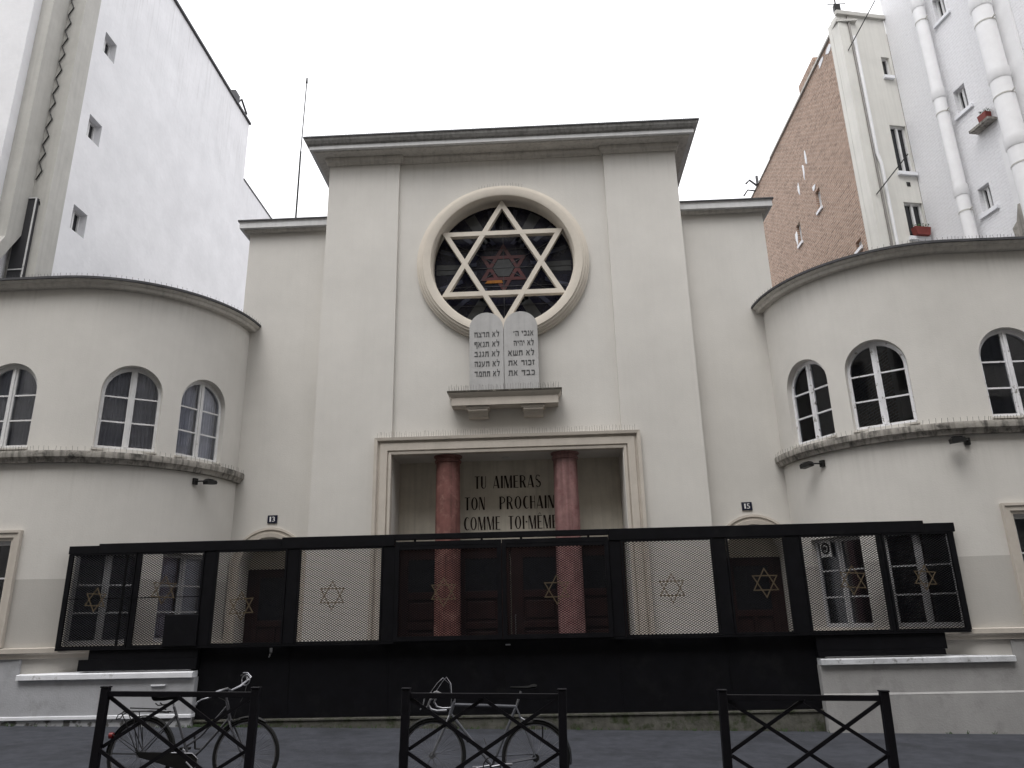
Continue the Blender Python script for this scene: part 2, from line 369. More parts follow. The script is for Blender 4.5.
def put(dst, src, off):
    me = bpy.data.meshes.new('tmp'); src.to_mesh(me); src.free()
    me.transform(Matrix.Translation(off)); dst.from_mesh(me); bpy.data.meshes.remove(me)

# ------------------------------------------------------------------ the setting: ground
def sheet(name, x0, x1, y0, y1, dz, m, ny=1):
    bm = BM(); quad(bm, [(x0, y0, gz(x0)+dz), (x1, y0, gz(x1)+dz), (x1, y1, gz(x1)+dz), (x0, y1, gz(x0)+dz)], (0, 0, 1))
    return tag(link(name, bm, m), kind='structure')
bm = BM()
quad(bm, [(-400, -400, -.17+.022*400), (400, -400, -.17-.022*400), (400, 600, -.17-.022*400), (-400, 600, -.17+.022*400)], (0, 0, 1))
g = link('ground', bm, 'road'); tag(g, kind='structure')
sheet('road', -60, 60, .9, 7.05, -.13, 'road')
bm = BM()
for a, b_ in ((7.25, 12.6),):
    for i in range(1):
        lo = [(-60, a), (60, a), (60, b_), (-60, b_)]
        v0 = [bm.verts.new((x, y, gz(x)-.3)) for x, y in lo]; v1 = [bm.verts.new((x, y, gz(x))) for x, y in lo]
        bm.faces.new(v1); bm.faces.new(v0[::-1])
        for k in range(4): bm.faces.new((v0[k], v0[(k+1) % 4], v1[(k+1) % 4], v1[k]))
bmesh.ops.recalc_face_normals(bm, faces=bm.faces[:])
tag(link('pavement', bm, 'asphalt'), kind='structure')
for y0, y1 in ((7.05, 7.247), (.7, .9)):
    bm = BM()
    x = -30.
    while x < 30:
        z = gz(x+.5); box(bm, (x, y0, z-.35), (x+.992, y1, z+.002), .012); x += 1
    tag(link('kerb', bm, 'kerbstone'), kind='structure')
sheet('opposite_pavement', -60, 60, -2.6, .698, 0, 'asphalt')
bm = BM(); box(bm, (-7.2, 12.95, .0), (5.6, 15.45, .245)); tag(link('courtyard', bm, 'concrete'), kind='structure')

# ------------------------------------------------------------------ the synagogue
SYN = thing('synagogue', 'pale rendered synagogue with a tall central block and round star window between curved wings', 'building', (X0, 14.6, .25))
# --- tower
def xyP(Y):
    return lambda s: (s, Y, 0, -1)
bm = BM(); wall(bm, xyP(14.66), -3.09, 1.60, 4.89, 11.9, .85,
    [(X0-1.56, X0+1.56, lambda s: 9.12-math.sqrt(max(0, 1.56**2-(s-X0)**2)), lambda s: 9.12+math.sqrt(max(0, 1.56**2-(s-X0)**2)), 56)])
link('central_wall', bm, 'stucco', SYN)
for side in (-1, 1):
    bm = BM(); a, b_ = sorted((mir(1.60, side), mir(3.215, side)))
    box(bm, (a, 14.58, -.3), (b_, 15.6, 11.9)); 
    box(bm, (a if side < 0 else b_-.35, 15.6, -.3), (b_ if side > 0 else a+.35, 25, 11.9))
    link('pilaster', bm, 'stucco', SYN)
    bm = BM(); sweep(bm, [(a, 14.85), (a, 14.58), (b_, 14.58), (b_, 14.85)], [(-.1, 11.70), (.045, 11.70), (.05, 11.76), (.09, 11.80), (.09, 11.875), (-.1, 11.875)], lambda u, v, w: (u, v, w))
    link('pilaster_cap', bm, 'cornice', SYN)
bm = BM(); sweep(bm, [(-3.085, 14.66), (1.595, 14.66)], [(-.1, 11.72), (.04, 11.72), (.05, 11.78), (.09, 11.82), (.09, 11.873), (-.1, 11.873)], lambda u, v, w: (u, v, w))
link('frieze_moulding', bm, 'cornice', SYN)
prof = [(-.3, 11.88), (.30, 11.88), (.31, 11.91), (-.3, 11.91)]
proff = [(-.3, 11.911), (.385, 11.911), (.385, 12.00), (-.3, 12.00)]
profc = [(-.3, 12.001), (.39, 12.001), (.40, 12.02), (.43, 12.03), (.47, 12.09), (.49, 12.15), (-.3, 12.15)]
TP = [(-4.675, 25), (-4.675, 14.58), (3.215, 14.58), (3.215, 25)]
bm = BM(); sweep(bm, TP, prof, lambda u, v, w: (u, v, w)); TC_ = link('tower_cornice', bm, 'cornice', SYN)
bm = BM(); sweep(bm, TP, proff, lambda u, v, w: (u, v, w)); link('fascia', bm, 'fascia', TC_)
bm = BM(); sweep(bm, TP, profc, lambda u, v, w: (u, v, w)); link('crown_moulding', bm, 'crown', TC_)
bm = BM(); sweep(bm, TP, [(-.32, 12.153), (.505, 12.153), (.505, 12.185), (-.32, 12.22)], lambda u, v, w: (u, v, w)); link('zinc_flashing', bm, 'zinc', SYN)
bm = BM(); box(bm, (-4.6, 14.8, 11.95), (3.14, 25, 12.14)); link('tower_roof', bm, 'zinc', SYN)

def spikes(bm, pts, h=.10, step=.05, r=.0028, lean=.25, out=None):
    """upright wires along a 3-D polyline"""
    for i in range(len(pts)-1):
        a, b_ = Vector(pts[i]), Vector(pts[i+1]); n = max(1, int((b_-a).length/step))
        for k in range(n):
            p = a.lerp(b_, (k+random.random()*.3)/n); q = p+Vector((random.uniform(-.12, .12)*h, (out[1] if out else -.3)*h*random.uniform(.2, 1), h*random.uniform(.8, 1.1)))
            tube(bm, [p, q], r, 3, caps=False)
bm = BM(); spikes(bm, [(-5.1, 14.14, 12.18), (3.65, 14.14, 12.18)], .09, .045); spikes(bm, [(3.66, 14.14, 12.18), (3.66, 20, 12.18)], .09, .09)
link('bird_spikes', bm, 'zinc', SYN)

# --- side bays with arched doors
for side in (-1, 1):
    a, b_ = sorted((mir(3.218, side), mir(5.10, side)))
    cx = mir(4.09, side)
    hw, zs = .58, 2.76
    bm = BM(); wall(bm, xyP(14.95), a, b_, -.3, 10.25, .55,
        [(cx-hw, cx+hw, lambda s: .24, lambda s, c=cx: zs+math.sqrt(max(0, hw*hw-(s-c)**2)), 24)])
    box(bm, (a, 15.505, -.3), (b_, 25, 10.25))
    link('side_bay_wall', bm, 'stucco', SYN)
    end = mir(5.10, side); inner = mir(3.218, side)
    pth = [(end, 25), (end, 14.95), (inner, 14.95)] if side < 0 else [(inner, 14.95), (end, 14.95), (end, 25)]
    bm = BM(); sweep(bm, pth, [(-.2, 10.252), (.10, 10.252), (.11, 10.31), (-.2, 10.31)], lambda u, v, w: (u, v, w))
    SC_ = link('side_bay_cornice', bm, 'cornice', SYN)
    bm = BM(); sweep(bm, pth, [(-.2, 10.311), (.19, 10.311), (.19, 10.44), (.205, 10.47), (-.2, 10.47)], lambda u, v, w: (u, v, w)); link('fascia', bm, 'fascia', SC_)
    bm = BM(); sweep(bm, pth, [(-.2, 10.473), (.225, 10.473), (.225, 10.505), (-.2, 10.53)], lambda u, v, w: (u, v, w)); link('zinc_flashing', bm, 'zinc', SYN)
    bm = BM(); box(bm, (a+.05, 15, 10.26), (b_-.05, 25, 10.46)); link('side_bay_roof', bm, 'zinc', SYN)
    # moulded surround round the door arch
    path = arch_pts(cx, hw+.008, zs, .24, 28)
    bm = BM(); sweep(bm, path, [(-o, w) for o, w in [(0, -.02), (0, .04), (.08, .045), (.085, .025), (.14, .025), (.145, .045), (.19, .04), (.19, -.02)]], lambda u, v, w: (u, 14.95-w, v))
    link('door_surround', bm, 'trim', SYN)
    # door: dark red leaf with a dark glazed upper half
    cd = mir(4.06, side); dx0, dx1 = cd-.44, cd+.44
    bm = BM(); box(bm, (dx0-.2, 15.42, .246), (dx1+.2, 15.47, 2.745)); 
    D = link('side_door', bm, 'redwood', SYN)
    bm = BM()
    for (p, q) in (((dx0, .25), (dx0+.10, 2.70)), ((dx1-.10, .25), (dx1, 2.70)), ((dx0+.10, 2.58), (dx1-.10, 2.70)), ((dx0+.10, 1.62), (dx1-.10, 1.74)), ((dx0+.10, .25), (dx1-.10, .45)), ((cd-.04, .45), (cd+.04, 1.62))):
        box(bm, (p[0], 15.385, p[1]), (q[0], 15.418, q[1]), .006)
    link('door_frame', bm, 'redwood', D)
    bm = BM(); box(bm, (dx0+.10, 15.40, 1.745), (dx1-.10, 15.417, 2.575)); link('door_glass', bm, 'darkglass', D)
    bm = BM(); tube(bm, [(dx0+.06, 15.38, 1.25), (dx0+.06, 15.33, 1.25), (dx0+.15, 15.33, 1.25)], .01); link('handle', bm, 'silver', D)
    # wall above the leaf behind the arch
    bm = BM(); box(bm, (dx0-.2, 15.43, 2.75), (dx1+.2, 15.49, 3.5)); link('arch_infill', bm, 'niche', SYN)

# --- curved wings
RW, CY, CXR = 2.53, 14.95, 7.43
LQ = RW*math.pi/2
def wingP(side):
    def P(s):
        if s < LQ: th = math.pi/2-s/RW; x, y, nx, ny = CXR-RW*math.sin(th), CY-RW*math.cos(th), -math.sin(th), -math.cos(th)
        else: x, y, nx, ny = CXR+(s-LQ), CY-RW, 0, -1
        return (mir(x, side)-(.07 if side > 0 else 0), y, nx*side, ny)
    return P
def s_of(deg): return RW*(math.pi/2-R(deg))
S_END = LQ+3.2
def arched_window(side, s_mid, w, zb, zs, arch=True, zt=None, old=False, curtain=False):
    """flat casement set in the reveal; built in world coordinates"""
    P = wingP(side); x, y, nx, ny = P(s_mid)
    n = Vector((nx, ny, 0)); u = Vector((-ny, nx, 0))          # u: to the viewer's right
    sag = .055 if s_mid < LQ else 0
    o = Vector((x, y, 0))-n*(sag+.13)
    hw = w/2-.02
    T = lambda a, z, d: o+u*a+n*d+Vector((0, 0, z))
    fr = BM(); gf = not arch and s_mid < LQ
    if arch: path = arch_pts(0, hw, zs, zb, 22); top = zs+hw
    else: path = [(-hw, zb), (-hw, zt), (hw, zt), (hw, zb)]; top = zt
    JW = .06 if gf else .055
    sweep(fr, path, [(-.05, -.02), (JW, -.02), (JW, .035), (JW-.01, .035), (-.05, .035)], lambda a, z, d: T(a, z, d))
    def bx(a0, a1, z0, z1, d0, d1):
        slab(fr, [(a0, z0), (a1, z0), (a1, z1), (a0, z1)], lambda a, z: T(a, z, d0), lambda a, z: T(a, z, d1))
    bx(-.055, .055, zb+.06, top-.05, -.015, .030); bx(-.018, .018, zb+.06, top-.05, .032, .048)
    bx(-hw+.04, hw-.04, zb, zb+.07, -.02, .033)
    H = top-zb
    for fz in (.335, .635):
        for sg in (-1, 1):
            a0, a1 = sorted((sg*.057, sg*(hw-.048))); bx(a0, a1, zb+H*fz-.014, zb+H*fz+.014, -.005, .022)
    W = link('arched_window' if arch else 'casement_window', fr, 'frame_dull' if gf else 'frame_old' if old else 'frame', SYN)
    pn = BM(); inner = [(a*.97, z) for a, z in path]
    slab(pn, inner, lambda a, z: T(a, z, .000), lambda a, z: T(a, z, -.004)); link('pane', pn, 'glass', W)
    sl = BM()
    slab(sl, [(-hw-.03, 0), (hw+.03, 0), (hw+.03, .2), (-hw-.03, .2)], lambda a, d: T(a, zb-.035, d-.03), lambda a, d: T(a, zb-.002, d-.03)); link('sill', sl, 'cornice', W)
    if curtain:
        for sg in (-1, 1):
            cb = BM(); k = 26; pv = None
            for i in range(k+1):
                a = sg*(.03+(hw-.03)*i/k); d = -.10-.02*math.sin(i*1.9)-.008*math.sin(i*4.3)
                zt_ = (zs+math.sqrt(max(0, hw*hw-a*a)) if arch else zt)-.02
                v = (cb.verts.new(T(a, zb+.02, d)), cb.verts.new(T(a, max(zt_, zb+.1), d)))
                if pv: cb.faces.new((pv[0], v[0], v[1], pv[1]))
                pv = v
            link('curtain', cb, 'curtain', W, smooth=True)
    return W
for side in (-1, 1):
    P = wingP(side); ops = []
    q = 1.2 if side > 0 else 0
    spans = [(s_of(75+q), s_of(51.5+q)), (s_of(43.5+q), s_of(20+q)), (LQ+.23, LQ+1.31)]
    for a, b_ in spans:
        c = (a+b_)/2; r = (b_-a)/2
        ops.append((a, b_, lambda s: 4.74, lambda s, c=c, r=r: 6.35-r+math.sqrt(max(0, r*r-(s-c)**2)), 22))
    dg_ = .09 if side > 0 else 0
    gsp = [(s_of(75)+dg_*.3, s_of(51.5)+dg_), (s_of(43.5)+dg_, s_of(20)+dg_)]
    for a, b_ in gsp: ops.append((a, b_, lambda s: 1.40, lambda s: 2.95, 4))
    ops.append((LQ+.19, LQ+1.30, lambda s: 1.45, lambda s: 3.12, 2))
    bm = BM(); wall(bm, P, 0, S_END, -.3, 7.81, .30, ops, ds=(0, LQ, .045))
    link('wing_wall', bm, 'wing', SYN)
    for i, (a, b_) in enumerate(spans):
        arched_window(side, (a+b_)/2, b_-a, 4.75, 6.35-(b_-a)/2, True, old=side > 0, curtain=side < 0)
        if i < 2:
            a, b_ = gsp[i]
            arched_window(side, (a+b_)/2, b_-a, 1.41, 0, False, 2.94, old=side > 0, curtain=side < 0)
    arched_window(side, LQ+.745, 1.11, 1.47, 0, False, 3.11)
    # cornices and string courses follow the curve
    ss = [LQ*i/44 for i in range(45)]+[LQ+.8, LQ+1.6, LQ+2.4, S_END]
    def pn_(lst): return [P(s)[:2] for s in lst], [Vector(P(s)[2:]) for s in lst]
    pts, nn = pn_(ss)
    bm = BM(); sweep(bm, pts, [(-.2, 7.812), (.12, 7.812), (.14, 7.83), (.15, 7.87), (.18, 7.88), (.20, 7.90), (.215, 7.925), (-.2, 7.925)], lambda u, v, w: (u, v, w), nn); link('wing_cornice', bm, 'cornice', SYN, smooth=True)
    bm = BM(); sweep(bm, pts, [(-.2, 7.927), (.24, 7.927), (.24, 7.972), (-.2, 7.99)], lambda u, v, w: (u, v, w), nn); link('zinc_flashing', bm, 'zinc', SYN, smooth=True)
    bm = BM(); sweep(bm, pts, [(-.1, 4.46), (.09, 4.46), (.11, 4.52), (.15, 4.55), (.16, 4.62), (.15, 4.66), (-.1, 4.71)], lambda u, v, w: (u, v, w), nn); link('string_course', bm, 'sooty', SYN, smooth=True)
    bm = BM(); spikes(bm, [(p[0]+n_[0]*.13, p[1]+n_[1]*.13, 4.66) for p, n_ in zip(pts, nn)], .08, .05, .003)
    spikes(bm, [(p[0]+n_[0]*.22, p[1]+n_[1]*.22, 7.972) for p, n_ in zip(pts, nn)], .06, .06, .003); link('bird_spikes', bm, 'zinc', SYN)
    bm = BM(); sweep(bm, pts, [(-.1, 1.22), (.05, 1.22), (.06, 1.28), (.10, 1.31), (.10, 1.38), (-.1, 1.40)], lambda u, v, w: (u, v, w), nn); link('plinth_ledge', bm, 'trim', SYN, smooth=True)
    # roof, rear and floor close the wing
    arc = [P(LQ*i/20) for i in range(21)]; ex = P(S_END)
    poly = [(p[0]-p[2]*.05, p[1]-p[3]*.05) for p in arc]+[(ex[0], ex[1]+.05), (ex[0], 20), (mir(5.12, side), 20)]
    bm = BM(); prism(bm, poly, 7.79, 7.92); link('wing_roof', bm, 'zinc', SYN)
    bm = BM(); a, b_ = sorted((mir(5.11, side), ex[0])); box(bm, (a, 20, -.3), (b_, 20.3, 7.80)); box(bm, (ex[0]-.15, 12.70, -.3), (ex[0]+.15, 20, 7.80)); link('wing_rear_wall', bm, 'niche', SYN)
    bm = BM(); prism(bm, [(p[0]-p[2]*.31, p[1]-p[3]*.31) for p in arc]+[(ex[0], ex[1]+.31), (ex[0], 19.9), (mir(5.12, side), 19.9)], 3.9, 4.2); link('wing_floor', bm, 'concrete', SYN)
    # the moulded frame round the street window at the outer end
    a, b_ = sorted((wingP(side)(LQ+.19)[0], wingP(side)(LQ+1.30)[0]))
    bm = BM(); sweep(bm, [(a, 1.402), (a, 3.125), (b_, 3.125), (b_, 1.402)], [(-o, w) for o, w in [(0, -.02), (0, .02), (.04, .03), (.05, .05), (.12, .05), (.13, .07), (.17, .07), (.17, -.02)]], lambda u, v, w: (u, 12.42-w, v))
    link('window_surround', bm, 'trim', SYN)
# extractor fan seen in the right upper window and the lower one
FAN = BM()
if True:
    P = wingP(1); x, y, nx, ny = P(s_of(69)); 
    n = Vector((nx, ny, 0)); u = Vector((-ny, nx, 0)); o = Vector((x, y, 2.78))-n*.15
    slab(FAN, [(-.13, -.15), (.13, -.15), (.13, .15), (-.13, .15)], lambda a, z: o+u*a+Vector((0, 0, z))+n*.0, lambda a, z: o+u*a+Vector((0, 0, z))+n*.03)
link('ventilator_plate', FAN, 'frame', SYN)
bm = BM(); tube(bm, [o+n*.032+u*(.09*math.cos(t/12*6.283))+Vector((0, 0, .09*math.sin(t/12*6.283))) for t in range(12)], .02, 6, closed=True); tube(bm, [o+n*.03, o+n*.06], .035, 10)
link('ventilator', bm, 'blackmetal', SYN)

# --- rose window
ROSE = Vector((X0, 14.66, 9.12))
def ring_sweep(bm, prof, n=72, c=ROSE):
    """prof list of (radius, forward)"""
    rings = []
    for i in range(n):
        a = 2*math.pi*i/n; rings.append([bm.verts.new((c.x+r*math.cos(a), c.y-d, c.z+r*math.sin(a))) for r, d in prof])
    k = len(prof); fs = []
    for i in range(n):
        A, B = rings[i], rings[(i+1) % n]
        for j in range(k): fs.append(bm.faces.new((A[j], A[(j+1) % k], B[(j+1) % k], B[j])))
    bmesh.ops.recalc_face_normals(bm, faces=fs)
bm = BM(); ring_sweep(bm, [(1.545, -.25), (1.545, .12), (1.57, .20), (1.61, .215), (1.74, .215), (1.75, .185), (1.79, .18), (1.80, .14), (1.84, .13), (1.85, .09), (1.885, .08), (1.89, -.01), (1.60, -.01), (1.575, -.25)])
RW_ = link('rose_window', bm, 'ring', SYN, smooth=True)
def star_bars(bm, c, rad, w, d, ax=Vector((1, 0, 0)), up=Vector((0, 0, 1)), nrm=Vector((0, -1, 0)), rot=0, dd=0):
    """hexagram of bars, mitred by overlap at slightly different depths"""
    for tri in (0, 1):
        vs = []
        for k in range(3):
            a = rot+math.pi/2+tri*math.pi+k*2*math.pi/3
            vs.append((math.cos(a), math.sin(a)))
        ro, ri = rad, rad-2*w
        of = nrm*(tri*.0031*(1 if d > .01 else .3)+dd)
        for k in range(3):
            p, q = vs[k], vs[(k+1) % 3]
            poly = [(p[0]*ro, p[1]*ro), (q[0]*ro, q[1]*ro), (q[0]*ri, q[1]*ri), (p[0]*ri, p[1]*ri)]
            slab(bm, poly, lambda a, z: c+ax*a+up*z+of, lambda a, z: c+ax*a+up*z+nrm*d+of)
bm = BM(); star_bars(bm, ROSE+Vector((0, .10, 0)), 1.555, .105, .13); link('star_tracery', bm, 'ring', RW_)
bm = BM()
slab(bm, [(1.56*math.cos(2*math.pi*i/64), 1.56*math.sin(2*math.pi*i/64)) for i in range(64)], lambda a, z: ROSE+Vector((a, .28, z)), lambda a, z: ROSE+Vector((a, .26, z)))
SG = link('stained_glass', bm, 'stained', RW_)
def flat_piece(bm, poly, y): slab(bm, poly, lambda a, z: ROSE+Vector((a, y, z)), lambda a, z: ROSE+Vector((a, y-.003, z)))
def rotp(pts, a): c, s = math.cos(a), math.sin(a); return [(x*c-y*s, x*s+y*c) for x, y in pts]
bg_, bb_, br_, ld_ = BM(), BM(), BM(), BM()
for k in range(6):
    a = k*math.pi/3+math.pi/6*0
    flat_piece(bg_, rotp([(.72, -.10), (1.50, -.13), (1.50, .13), (.72, .10)], a), .255)
    for sg in (-1, 1):
        flat_piece(bb_, rotp([(.92, sg*.25), (1.42, sg*.42), (1.40, sg*.52), (.90, sg*.34)], a), .255)
        flat_piece(bb_, rotp([(.60, sg*.16), (.86, sg*.40), (.80, sg*.46), (.56, sg*.24)], a+math.pi/6), .255)
    bar(ld_, ROSE+Vector((*[.2*math.cos(a+math.pi/6), .248, .2*math.sin(a+math.pi/6)],)), ROSE+Vector((1.54*math.cos(a+math.pi/6), .248, 1.54*math.sin(a+math.pi/6))), .012)
for z in (-.9, -.45, 0, .45, .9):
    h = math.sqrt(1.54**2-z*z); bar(ld_, ROSE+Vector((-h, .244, z)), ROSE+Vector((h, .244, z)), .010)
star_bars(br_, ROSE+Vector((0, .252, 0)), .60, .075, .004)
flat_piece(bg_, [(.24*math.cos(k*math.pi/3), .24*math.sin(k*math.pi/3)) for k in range(6)], .25)
link('grey_glass_panel', bg_, 'sg_grey', SG); link('blue_glass_panel', bb_, 'sg_blue', SG); link('red_glass_star', br_, 'sg_red', SG); link('lead_bars', ld_, 'lead', SG)
bm = BM(); flat_piece(bm, [(-.42, -.37), (-.02, -.37), (-.04, -.30), (-.36, -.30)], .243); link('amber_glass_panel', bm, 'sg_amber', SG)
bm = BM(); spikes(bm, [(X0+1.86*math.sin(R(a)), 14.6, 9.12+1.88*math.cos(R(a))) for a in (-16, -8, 0, 8, 16)], .09, .055, .0035); link('bird_spikes', bm, 'spike', SYN)

# --- shelf and corbels under the tablets
bm = BM(); sx0, sx1 = -1.86, .40
sweep(bm, [(sx0, 14.70), (sx0, 14.26), (sx1, 14.26), (sx1, 14.70)], [(-.10, 5.80), (-.05, 5.80), (-.05, 5.96), (-.03, 5.98), (.0, 6.02), (.02, 6.055), (-.10, 6.055)], lambda u, v, w: (u, v, w))
box(bm, (sx0+.09, 14.34, 5.80), (sx1-.09, 14.655, 6.05))
S = link('shelf', bm, 'trim', SYN, 'cream moulded shelf with a soot-blackened top edge')
bm = BM(); box(bm, (sx0-.03, 14.23, 6.058), (sx1+.03, 14.655, 6.092), .004); link('shelf_top', bm, 'soot', S)
for cx in (-1.28, -.16):
    bm = BM(); slab(bm, [(14.37, 5.797), (14.37, 5.70), (14.42, 5.69), (14.47, 5.63), (14.49, 5.585), (14.657, 5.585), (14.657, 5.797)], lambda y, z: (cx-.20, y, z), lambda y, z: (cx+.20, y, z))
    box(bm, (cx-.24, 14.355, 5.74), (cx+.24, 14.656, 5.796)); link('corbel', bm, 'trim', S)
bm = BM(); spikes(bm, [(sx0, 14.26, 6.09), (sx1, 14.26, 6.09)], .12, .05, .0035); spikes(bm, [(sx0, 14.36, 6.09), (sx1, 14.36, 6.09)], .12, .06, .003); link('bird_spikes', bm, 'spike', S)

# --- porch: moulded surround, back wall, columns, doors, inscription
bm = BM(); sweep(bm, [(-3.055, .245), (-3.055, 4.885), (1.615, 4.885), (1.615, .245)], [(-o, w) for o, w in [(0, -.15), (0, .03), (.05, .04), (.055, .01), (.075, .01), (.08, .05), (.22, .055), (.235, .03), (.26, .03), (.28, .09), (.34, .10), (.34, -.05), (.03, -.05), (.03, -.15)]], lambda u, v, w: (u, 14.58-w, v))
link('portal_surround', bm, 'trim', SYN)
bm = BM(); spikes(bm, [(-3.35, 14.50, 5.22), (1.9, 14.50, 5.22)], .12, .05, .003); link('bird_spikes', bm, 'spike', SYN)
bm = BM(); box(bm, (-3.088, 15.51, -.3), (1.598, 15.8, 5.2)); link('porch_back_wall', bm, 'niche', SYN)
bm = BM(); box(bm, (-3.088, 14.72, 4.96), (1.598, 15.509, 5.2)); link('porch_ceiling', bm, 'niche', SYN)
bm = BM(); box(bm, (-3.088, 14.6, .0), (1.598, 15.5, .40)); link('porch_step', bm, 'concrete', SYN)
for cx, m_, lb in ((-1.95, 'marbleL', 'dark red marble column with worn patches'), (.45, 'marbleR', 'pinkish red marble column')):
    bm = BM(); lathe(bm, [(.33, .402), (.33, .47), (.29, .50), (.265, .53), (.262, 1.5), (.255, 3.0), (.243, 4.70), (.243, 4.74)], 40, (cx, 14.93, 0)); c = link('column', bm, m_, SYN, lb, smooth=True)
    bm = BM(); lathe(bm, [(.245, 4.742), (.268, 4.75), (.272, 4.79), (.25, 4.80), (.25, 4.84), (.29, 4.86), (.29, 4.90), (.27, 4.955)], 40, (cx, 14.93, 0)); link('capital', bm, m_, c, smooth=True)
xs = [-3.07, -1.905, -.735, .435, 1.59]
bm = BM(); box(bm, (-3.085, 15.42, 3.055), (1.595, 15.505, 3.16)); DF = link('door_lintel', bm, 'redwood', SYN)
for a, b_ in zip(xs, xs[1:]):
    a += .012; b_ -= .012
    bm = BM(); box(bm, (a, 15.44, .405), (b_, 15.50, 3.05)); D = link('entrance_door', bm, 'redwood', SYN)
    bm = BM()
    box(bm, (a, 15.405, .405), (a+.24, 15.438, 3.05), .005); box(bm, (b_-.24, 15.405, .405), (b_, 15.438, 3.05), .005)
    for z0, z1 in ((2.86, 3.05), (2.08, 2.22), (1.50, 1.62), (.405, .62)): box(bm, (a+.24, 15.407, z0), (b_-.24, 15.438, z1), .005)
    for z0, z1 in ((1.68, 2.02), (.68, 1.44)): box(bm, (a+.29, 15.420, z0), (b_-.29, 15.438, z1), .012)
    link('door_frame', bm, 'redwood', D)
    bm = BM(); box(bm, (a+.24, 15.425, 2.222), (b_-.24, 15.437, 2.858)); link('door_glass', bm, 'darkglass', D)
for x in (-.82, -.65):
    bm = BM(); tube(bm, [(x, 15.41, 1.35), (x, 15.35, 1.38), (x, 15.35, 1.72), (x, 15.41, 1.75)], .012); link('door_handle', bm, 'silver', SYN)
bm = BM(); lathe(bm, [(.13, 4.955), (.13, 4.92), (.10, 4.905)], 20, (-.76, 15.2, 0)); LP_ = link('ceiling_lamp', bm, 'blackmetal', SYN)
bm = BM(); lathe(bm, [(.095, 4.903), (.085, 4.87), (.04, 4.845)], 20, (-.76, 15.2, 0)); link('lamp_glass', bm, 'lamplens', LP_, smooth=True)

# art-deco lettering with thick and hairline strokes
TK, TN = .17, .05
def glyph(ch):
    """returns (width, polygons) in a cell one unit high"""
    S = []; 
    def v(x, w, y0=0, y1=1): S.append([(x, y0), (x+w, y0), (x+w, y1), (x, y1)])
    def h(x0, x1, y, t=TN): S.append([(x0, y), (x1, y), (x1, y+t), (x0, y+t)])
    def dg(x0, y0, x1, y1, w): S.append([(x0, y0), (x0+w, y0), (x1+w, y1), (x1, y1)])
    def arc(cx, cy, rx, ry, ix, iy, a0, a1, dx=0):
        n = 14
        for i in range(n):
            A, B = R(a0+(a1-a0)*i/n), R(a0+(a1-a0)*(i+1)/n)
            S.append([(cx+rx*math.cos(A), cy+ry*math.sin(A)), (cx+rx*math.cos(B), cy+ry*math.sin(B)), (cx+dx+ix*math.cos(B), cy+iy*math.sin(B)), (cx+dx+ix*math.cos(A), cy+iy*math.sin(A))])
    if ch == 'T': v(.16, TK); h(0, .48, .95); return .48, S
    if ch == 'U': v(0, TK, .25); v(.42, TN, .25); arc(.235, .25, .235, .25, .13, .20, 180, 360, .04); return .47, S
    if ch == 'A': dg(0, 0, .26, 1, TN); dg(.42, 0, .22, 1, TK); h(.08, .44, .22); return .60, S
    if ch == 'I': v(0, TK); return TK, S
    if ch == 'M': v(0, TN); dg(.26, 0, .02, 1, TK); dg(.32, 0, .56, 1, TN); v(.54, TK); return .71, S
    if ch in 'EÊ':
        v(0, TK); h(TK, .44, .95); h(TK, .38, .50); h(TK, .46, 0)
        if ch == 'Ê': dg(.10, 1.06, .22, 1.20, .05); dg(.34, 1.06, .22, 1.20, .05)
        return .46, S
    if ch == 'R': v(0, TK); arc(TK, .74, .34, .26, .24, .21, -90, 90); dg(.40, 0, .20, .50, TK); return .57, S
    if ch == 'P': v(0, TK); arc(TK, .72, .34, .28, .24, .23, -90, 90); return .51, S
    if ch == 'S': arc(.24, .74, .22, .26, .14, .21, 30, 230); arc(.24, .27, .25, .27, .12, .22, -150, 70); dg(.30, .36, .06, .66, .14); return .49, S
    if ch == 'O': arc(.31, .5, .31, .5, .15, .45, 0, 360); return .62, S
    if ch == 'C': arc(.31, .5, .31, .5, .17, .45, 55, 305, .05); return .50, S
    if ch == 'N': v(0, TN); dg(.36, 0, .03, 1, TK); v(.48, TN); return .53, S
    if ch == 'H': v(0, TK); h(TK, .40, .5); v(.40, TN); return .45, S
    if ch == '-': h(0, .16, .48, .10); return .16, S
    return .3, S
def deco(bm, words, z0, z1, y):
    """words: (text, x0, x1)"""
    for txt, x0, x1 in words:
        gs = [glyph(c) for c in txt]; gap = .12; tw = sum(g[0] for g in gs)+gap*(len(gs)-1); k = (x1-x0)/tw; x = x0; H = z1-z0
        for i, (w, polys) in enumerate(gs):
            for j, p in enumerate(polys): 
                e = .0004*(j % 7)
                slab(bm, p, lambda a, b__: (x+a*k, y, z0+b__*H), lambda a, b__: (x+a*k, y-.006-e, z0+b__*H))
            x += (w+gap)*k
bm = BM()
deco(bm, [('TU', -1.46, -1.22), ('AIMERAS', -1.07, -.06)], 4.30, 4.565, 15.509)
deco(bm, [('TON', -1.67, -1.25), ('PROCHAIN', -.94, .20)], 3.855, 4.125, 15.509)
deco(bm, [('COMME', -1.69, -.93), ('TOI-MÊME', -.76, .25)], 3.44, 3.715, 15.509)
link('inscription', bm, 'letters', SYN, 'dark art deco lettering reading TU AIMERAS TON PROCHAIN COMME TOI-MÊME')

